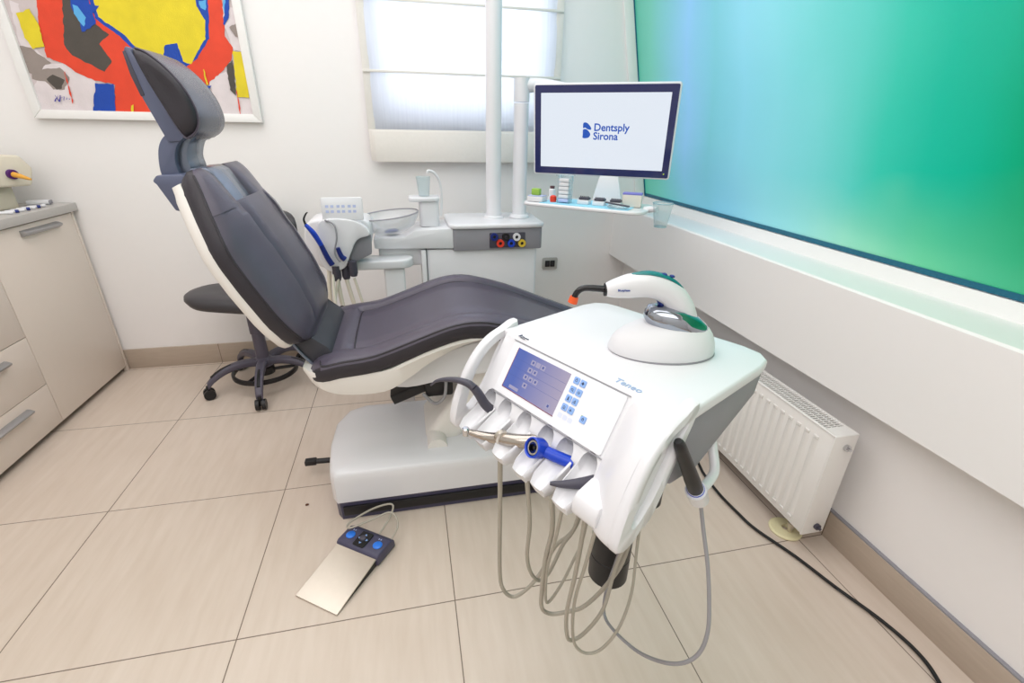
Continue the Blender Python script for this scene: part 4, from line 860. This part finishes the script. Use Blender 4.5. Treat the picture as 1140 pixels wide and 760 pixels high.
while y < Y1-.03: box(bm, X0+.008, X1-.008, y, y+.0035, Z1-.004, Z1+.002); y += .0105
for xx in (X0+.032, X0+.053): box(bm, xx-.0015, xx+.0015, Y0+.04, Y1-.03, Z1-.003, Z1+.001)
obj('top_grille', bm, M['rad'], rd, True)
bm = B(); box(bm, X0+.014, X1-.014, Y0+.01, Y1-.01, Z0+.01, Z1-.03)
obj('convector_core', bm, M['radin'], rd, True)
for z, mm in ((Z1-.04, 'chrome'), (Z0+.03, 'dgrey')):
    bm = B(); cyl(bm, (2.395, Y0-.012, z), (2.395, Y0-.001, z), .011, 8); cyl(bm, (2.395, Y0-.020, z), (2.395, Y0-.012, z), .005, 8); obj('vent_plug' if mm == 'chrome' else 'end_plug', bm, M[mm], rd, True)
bm = B(); cyl(bm, (2.385, .028, .0), (2.385, .028, .085), .009, 12); cyl(bm, (2.385, .028, .03), (2.385, .028, .05), .013, 8); obj('supply_pipe', bm, M['steel'], rd, True)
bm = B(); box(bm, 2.43, 2.512, .15, .18, .35, .38); box(bm, 2.43, 2.512, .75, .78, .35, .38); obj('wall_bracket', bm, M['rad'], rd, True)
bm = B(); lathe(bm, [(.014, 0), (.052, 0), (.054, .005), (.048, .010), (.014, .012), (.014, 0)], (2.385, .045, .0005), 36); tag(obj('pipe_collar', bm, M['paleyellow']), 'pale yellow round pipe collar on the floor below the radiator', 'pipe collar')

# ================================================================== FLOOR CABLE, PEDAL, CRUMBS
bm = B(); tube(bm, [(2.02, .62, .009), (2.16, .60, .009), (2.28, .497, .009), (2.262, .36, .009), (2.254, .247, .009), (2.262, .14, .009), (2.275, .06, .009), (2.327, -.069, .009), (2.365, -.196, .009), (2.405, -.309, .009), (2.420, -.405, .009), (2.400, -.482, .009), (2.33, -.60, .009), (2.2, -.75, .009)], .0052, 12, 8); tag(obj('floor_cable', bm, M['rubber']), 'black cable snaking across the floor below the radiator', 'cable')
pd = thing('foot_control', 'steel and dark plastic foot pedal lying on the floor tiles', 'foot pedal', (.87, .15, 0), 0)
# local frame: toe corners -> heel
A = Vector((.732, .106)); Bq = Vector((.861, .016)); D = Vector((.820, .282)); 
ex = (Bq-A).normalized(); ey = Vector((-ex.y, ex.x)); wdt = (Bq-A).length
pm = Matrix(((ex.x, ey.x, 0, A.x-.87), (ex.y, ey.y, 0, A.y-.15), (0, 0, 1, 0), (0, 0, 0, 1)))
bm = B(); prism(bm, [(0, .002), (0, .006), (.185, .034), (.185, .030)], 'x', 0, wdt, .0008, 1, mtx=pm); obj('steel_plate', bm, M['steel'], pd)
bm = B(); prism(bm, [(.004, 0), (.006, .0045), (.185, .030), (.24, .034), (.24, 0)], 'x', .004, wdt-.004, .0, 1, mtx=pm); obj('pedal_base', bm, M['black'], pd)
bm = B(); prism(bm, [(.183, .004), (.183, .040), (.195, .046), (.255, .046), (.275, .030), (.278, .002)], 'x', -.004, wdt+.006, .006, 3, mtx=pm); hs = obj('switch_housing', bm, M['plinth'], pd)
def onp(x, y, z=.0462): return pm @ Matrix.Translation((x, y, z))
for x in (.026, wdt-.022):
    bm = B(); lathe(bm, [(0, -.001), (.015, -.001), (.0155, .002), (.012, .0045), (0, .005)], (0, 0, 0), 24, onp(x, .222)); obj('blue_button', bm, mat('pedal_blue', (40, 120, 226), .3), hs)
bm = B(); prism(bm, rrect(.055, .100, .192, .252, .006), 'z', .046, .050, .0015, 1, mtx=pm); cr_ = obj('cross_pad', bm, M['black'], hs)
bm = B(); lathe(bm, [(0, 0), (.011, 0), (.011, .008), (.007, .010), (0, .010)], (0, 0, 0), 16, onp(.0775, .222, .049)); obj('joystick', bm, M['dgrey'], cr_)
bm = B()
for dx, dy, a in ((0, .017, 0), (0, -.017, 180), (.015, 0, -90), (-.015, 0, 90)): prism(bm, [(-.005, -.003), (.005, -.003), (0, .004)], 'z', 0, .0006, mtx=onp(.0775+dx, .222+dy, .0502) @ Matrix.Rotation(math.radians(a), 4, 'Z'))
obj('arrow_marks', bm, M['btn'], cr_)
bm = B()
for x in (.02, wdt-.034):
    T = onp(x, .245, .0462)
    prism(bm, [(0, -.0035), (.004, 0), (0, .0035)], 'z', 0, .0004, mtx=T); prism(bm, [(.010, -.0035), (.006, 0), (.010, .0035)], 'z', 0, .0004, mtx=T)
obj('symbols', bm, M['paleblue'], hs)
bm = B(); tube(bm, [(wdt-.006, .262, .026), (wdt-.004, .31, .060), (wdt-.045, .33, .082), (wdt-.09, .28, .075), (wdt-.135, .225, .072), (wdt-.155, .25, .066), (wdt-.12, .33, .070), (wdt-.07, .37, .074), (wdt-.05, .33, .06), (wdt-.055, .272, .034)], .0034, 8, 6)
for v in bm.verts: v.co = pm @ v.co
obj('wire_handle', bm, M['hose'], pd)
for i, (x, y) in enumerate(((.775, .545), (.845, .77))):
    pass
bm = B(); bmesh.ops.create_icosphere(bm, subdivisions=2, radius=.005)
for v in bm.verts: v.co = Vector((v.co.x*1.2, v.co.y, v.co.z*.45))*(1+.2*random.random())
cb_ = obj('crumb', bm, mat('crumb_brown', (90, 55, 35), .8)); cb_.location = (.698, .497, .002); tag(cb_, 'tiny brown crumb on the tile near the foot pedal', 'crumb')
c2_ = cb_.copy(); C.objects.link(c2_); c2_.location = (.752, .74, .002); c2_.scale = (.7, .7, .7); tag(c2_, 'tiny brown crumb beside the black lever end', 'crumb')

# ================================================================== CABINET
cf = -.482
kb = thing('base_cabinet', 'cream base cabinet with one door and three drawers on the left', 'cabinet', (-.78, .9, 0))
bm = B(); box(bm, XL+.002, cf-.02, -.6, 1.812, .05, .885); box(bm, cf-.02, cf, 1.795, 1.812, .0, .885, .001); obj('carcass', bm, M['cab'], kb, True)
bm = B(); box(bm, XL+.002, cf-.05, -.6, 1.80, 0, .06); obj('toe_kick', bm, M['black'], kb, True)
def front(nm, y0, y1, z0, z1, hy0, hy1, hz):
    bm = B(); box(bm, cf-.018, cf, y0+.0015, y1-.0015, z0+.0015, z1-.0015, .0015); o = obj(nm, bm, M['cab'], kb, True)
    bm = B(); prism(bm, [(cf, hz-.012), (cf+.008, hz-.014), (cf+.024, hz-.004), (cf+.026, hz+.004), (cf+.012, hz+.012), (cf, hz+.014)], 'y', hy0, hy1, .002); obj('handle', bm, M['handle'], o, True)
front('door', 1.238, 1.793, .03, .882, 1.43, 1.67, .848)
for z0, z1 in ((.03, .226), (.226, .452), (.452, .882)): front('drawer', .70, 1.238, z0, z1, .86, 1.09, z1-.055 if z1 < .8 else z1-.03)
for z0, z1 in ((.03, .226), (.226, .452), (.452, .882)): front('drawer', .16, .70, z0, z1, .32, .55, z1-.055 if z1 < .8 else z1-.03)
bm = B(); box(bm, XL+.002, cf+.018, -.6, 1.826, .887, .925, .003); tag(obj('worktop', bm, M['counter']), 'grey laminate worktop along the left wall', 'worktop')
# mixing machine on the worktop
mm_ = thing('impression_mixer', 'beige mixing machine with purple collar and amber spout on worktop', 'machine', (-.705, 1.60, .926), math.radians(-28))
bm = B(); prism(bm, [(-.16, .10), (-.20, .20), (-.12, .235), (.14, .225), (.175, .17), (.15, .095)], 'x', -.13, .135, .012, 3); 
for v in bm.verts: v.co = Vector((v.co.x, v.co.y, v.co.z))
obj('upper_body', bm, M['beige'], mm_)
bm = B(); prism(bm, rrect(-.12, .09, -.15, .10, .02), 'z', 0, .10, .006); obj('pedestal', bm, mat('beige_shade', (196, 190, 172), .5), mm_)
bm = B(); box(bm, .1355, .138, -.06, -.03, .155, .163); obj('slot', bm, M['black'], mm_)
bm = B(); cyl(bm, (.13, .085, .15), (.150, .085, .148), .020, 20); obj('mixer_collar', bm, M['purple'], mm_)
bm = B(); tube(bm, [(.150, .085, .148), (.180, .090, .142), (.225, .098, .130)], [.012, .010, .004], 12); obj('spout', bm, M['amber'], mm_)
TIPL = ('nearest the camera', 'second from the camera', 'third from the camera', 'fourth from the camera', 'third from the back wall', 'second from the back wall', 'nearest the back wall')
for k in range(7):
    t_ = thing('mixing_tip', 'white mixing tip on the worktop row, '+TIPL[k], 'mixing tip', (-.515, 1.47+.034*k, .9255), .5, 'mixing tips on the worktop')
    bm = B(); tube(bm, [(-.05, 0, .007), (-.01, 0, .007), (.0, 0, .007)], [.003, .004, .007], 8); obj('nozzle', bm, M['white'], t_)
    bm = B(); tube(bm, [(0, 0, .007), (.012, 0, .007)], .0068, 10, smooth=False); obj('base', bm, M['dblue'] if k % 2 else M['white'], t_)
t_ = thing('cartridge', 'pair of short white cylinders at the right end of worktop', 'cartridge', (-.56, 1.745, .9255), .3)
for q in (0, 1):
    bm = B(); cyl(bm, (-.05, .022*q, .011), (.03, .022*q, .011), .0105, 14); obj('barrel', bm, M['white'], t_)
    bm = B(); cyl(bm, (.03, .022*q, .011), (.036, .022*q, .011), .009, 14); obj('cap', bm, M['grey'], t_)
bm = B(); tube(bm, [(-.62, 1.36, .931), (-.60, 1.41, .932), (-.585, 1.46, .931)], [.006, .008, .004], 10); tag(obj('tweezer_tool', bm, M['paleblue']), 'pale grey slim tool near the front of the worktop', 'tool')
bm = B(); lathe(bm, [(0, 0), (.03, 0), (.036, .02), (.03, .045), (.01, .055), (0, .055)], (-.70, 1.37, .9255), 20); tag(obj('white_jar', bm, M['white']), 'rounded white jar at the left photo edge on the worktop', 'jar')

# ================================================================== PAINTING
pa = thing('framed_painting', 'abstract painting in red yellow and blue in a white frame', 'painting', (0, 1.815, 1.30))
FX0, FX1, FZ0, FZ1 = -.495, .468, 1.300, 2.22
bm = B()
for P in ([(FX0, FZ0), (FX1, FZ0), (FX1-.037, FZ0+.037), (FX0+.037, FZ0+.037)], [(FX1, FZ0), (FX1, FZ1), (FX1-.037, FZ1-.037), (FX1-.037, FZ0+.037)], [(FX1, FZ1), (FX0, FZ1), (FX0+.037, FZ1-.037), (FX1-.037, FZ1-.037)], [(FX0, FZ1), (FX0, FZ0), (FX0+.037, FZ0+.037), (FX0+.037, FZ1-.037)]):
    prism(bm, P, 'y', 1.798, 1.828, .003)
obj('frame', bm, M['frame'], pa, True)
# paint patches (colour number, outline in x, z on the canvas)
PS = [(6, [(-0.436, 1.752), (-0.408, 1.743), (-0.417, 1.624), (-0.38, 1.536), (-0.43, 1.488), (-0.46, 1.499), (-0.449, 1.655)]),
  (7, [(-0.462, 1.589), (-0.421, 1.58), (-0.361, 1.525), (-0.446, 1.476), (-0.459, 1.487)]),
  (6, [(-0.386, 1.519), (-0.303, 1.528), (-0.208, 1.461), (-0.257, 1.337), (-0.46, 1.332), (-0.462, 1.428)]),
  (7, [(-0.445, 1.493), (-0.332, 1.509), (-0.305, 1.469), (-0.344, 1.42), (-0.385, 1.419), (-0.408, 1.454), (-0.452, 1.458)]),
  (3, [(-0.4, 1.46), (-0.371, 1.479), (-0.33, 1.462), (-0.354, 1.426), (-0.373, 1.419)]),
  (6, [(0.256, 1.489), (0.353, 1.517), (0.436, 1.405), (0.427, 1.329), (0.285, 1.326), (0.275, 1.401)]),
  (6, [(0.384, 1.778), (0.444, 1.77), (0.436, 1.606), (0.397, 1.604), (0.379, 1.698)]),
  (1, [(-0.318, 1.821), (-0.357, 1.671), (-0.37, 1.548), (-0.31, 1.525), (-0.279, 1.494), (-0.213, 1.463), (-0.133, 1.449), (-0.17, 1.331), (0.0, 1.33), (0.119, 1.397), (0.249, 1.457), (0.319, 1.509), (0.384, 1.573), (0.397, 1.616), (0.374, 1.663), (0.397, 1.867)]),
  (3, [(-0.223, 1.827), (-0.286, 1.597), (-0.27, 1.558), (-0.161, 1.498), (-0.118, 1.541), (-0.151, 1.609), (-0.099, 1.645), (-0.15, 1.687), (-0.158, 1.736), (-0.144, 1.832)]),
  (4, [(-0.135, 1.833), (-0.136, 1.702), (-0.06, 1.639), (-0.025, 1.597), (0.01, 1.573), (0.093, 1.565), (0.177, 1.529), (0.236, 1.567), (0.305, 1.648), (0.326, 1.764), (0.342, 1.864)]),
  (2, [(-0.121, 1.834), (-0.121, 1.708), (-0.045, 1.651), (-0.013, 1.609), (0.013, 1.585), (0.096, 1.576), (0.115, 1.615), (0.165, 1.622), (0.172, 1.55), (0.205, 1.542), (0.229, 1.579), (0.287, 1.647), (0.306, 1.717), (0.284, 1.761), (0.296, 1.861)]),
  (4, [(0.115, 1.615), (0.163, 1.622), (0.175, 1.532), (0.145, 1.552), (0.11, 1.568)]),
  (4, [(0.293, 1.861), (0.344, 1.864), (0.316, 1.729), (0.307, 1.74), (0.278, 1.772)]),
  (5, [(0.293, 1.79), (0.324, 1.797), (0.315, 1.757), (0.297, 1.764)]),
  (4, [(-0.203, 1.787), (-0.215, 1.733), (-0.197, 1.69), (-0.202, 1.648), (-0.169, 1.664), (-0.138, 1.682), (-0.137, 1.721), (-0.107, 1.748), (-0.14, 1.756), (-0.141, 1.79)]),
  (5, [(-0.206, 1.749), (-0.191, 1.745), (-0.17, 1.703), (-0.186, 1.669), (-0.2, 1.69), (-0.209, 1.717)]),
  (4, [(-0.211, 1.45), (-0.137, 1.45), (-0.165, 1.335), (-0.255, 1.337)]),
  (5, [(0.402, 1.846), (0.433, 1.848), (0.404, 1.745), (0.388, 1.75)]),
  (4, [(0.424, 1.869), (0.44, 1.87), (0.404, 1.734), (0.382, 1.703), (0.375, 1.709), (0.394, 1.756)]),
  (2, [(-0.425, 1.705), (-0.372, 1.722), (-0.357, 1.671), (-0.363, 1.588), (-0.409, 1.577), (-0.425, 1.615)]),
  (2, [(0.394, 1.604), (0.44, 1.601), (0.428, 1.41), (0.374, 1.41)]),
  (3, [(0.354, 1.539), (0.387, 1.567), (0.371, 1.416), (0.35, 1.441)]),
  (7, [(0.398, 1.699), (0.446, 1.719), (0.441, 1.654), (0.416, 1.665)]),
  (4, [(0.225, 1.454), (0.272, 1.457), (0.258, 1.439), (0.234, 1.438)]),
  (2, [(-0.093, 1.363), (-0.082, 1.366), (-0.088, 1.338), (-0.098, 1.335)]),
  (1, [(-0.319, 1.492), (-0.316, 1.492), (-0.322, 1.366), (-0.327, 1.365)]),
  (2, [(0.249, 1.523), (0.255, 1.523), (0.26, 1.461), (0.253, 1.459)]),
  (1, [(0.376, 1.442), (0.38, 1.442), (0.376, 1.338), (0.371, 1.338)]),
  (8, [(-0.385, 1.4), (-0.383, 1.4), (-0.374, 1.373), (-0.377, 1.373)]),
  (8, [(-0.37, 1.4), (-0.368, 1.4), (-0.393, 1.373), (-0.395, 1.373)]),
  (8, [(-0.363, 1.398), (-0.36, 1.398), (-0.374, 1.373), (-0.377, 1.373)]),
  (8, [(-0.366, 1.388), (-0.363, 1.388), (-0.349, 1.394), (-0.351, 1.393)]),
  (8, [(-0.351, 1.393), (-0.349, 1.394), (-0.357, 1.376), (-0.359, 1.376)]),
  (8, [(-0.35, 1.389), (-0.348, 1.389), (-0.339, 1.389), (-0.341, 1.389)]),
  (8, [(-0.341, 1.389), (-0.339, 1.389), (-0.344, 1.379), (-0.347, 1.379)]),
  (8, [(-0.339, 1.386), (-0.337, 1.387), (-0.329, 1.382), (-0.331, 1.382)])]
bm = B()
mats_ = []
for nm, c in (('paint_ground', (205, 192, 192)), ('paint_red', (226, 70, 42)), ('paint_yellow', (226, 205, 40)), ('paint_dark', (78, 72, 66)), ('paint_blue', (20, 70, 170)), ('paint_sky', (90, 170, 225)), ('paint_white', (222, 212, 214)), ('paint_grey', (150, 138, 132)), ('paint_purple', (60, 50, 150))):
    mats_.append(mat(nm, c, .6, var=.14, bump=.6, scale=16))
box(bm, FX0+.03, FX1-.03, 1.812, 1.82, FZ0+.03, FZ1-.03)
lay = 0
for mi, P in PS:
    lay += 1; pts = []
    for i in range(len(P)):
        a, b_ = Vector(P[i]), Vector(P[(i+1) % len(P)]); n_ = max(1, int((b_-a).length/.012))
        for k in range(n_):
            p_ = a.lerp(b_, k/n_); pts.append((min(FX1-.034, max(FX0+.034, p_.x+random.uniform(-.0025, .0025))), p_.y+random.uniform(-.0025, .0025)))
    y = 1.812-.00025*lay; n0 = len(bm.faces)
    f = bm.faces.new([bm.verts.new((x, y, z)) for x, z in pts]); f.material_index = mi
    # paint thickness: a short skirt back to the canvas
    r = bmesh.ops.extrude_face_region(bm, geom=[f]); vs_ = [v for v in r['geom'] if isinstance(v, bmesh.types.BMVert)]
    bmesh.ops.translate(bm, verts=vs_, vec=(0, .0002, 0))
    bm.faces.ensure_lookup_table()
    for q in bm.faces[n0:]: q.material_index = mi
obj('canvas', bm, mats_, pa, True)
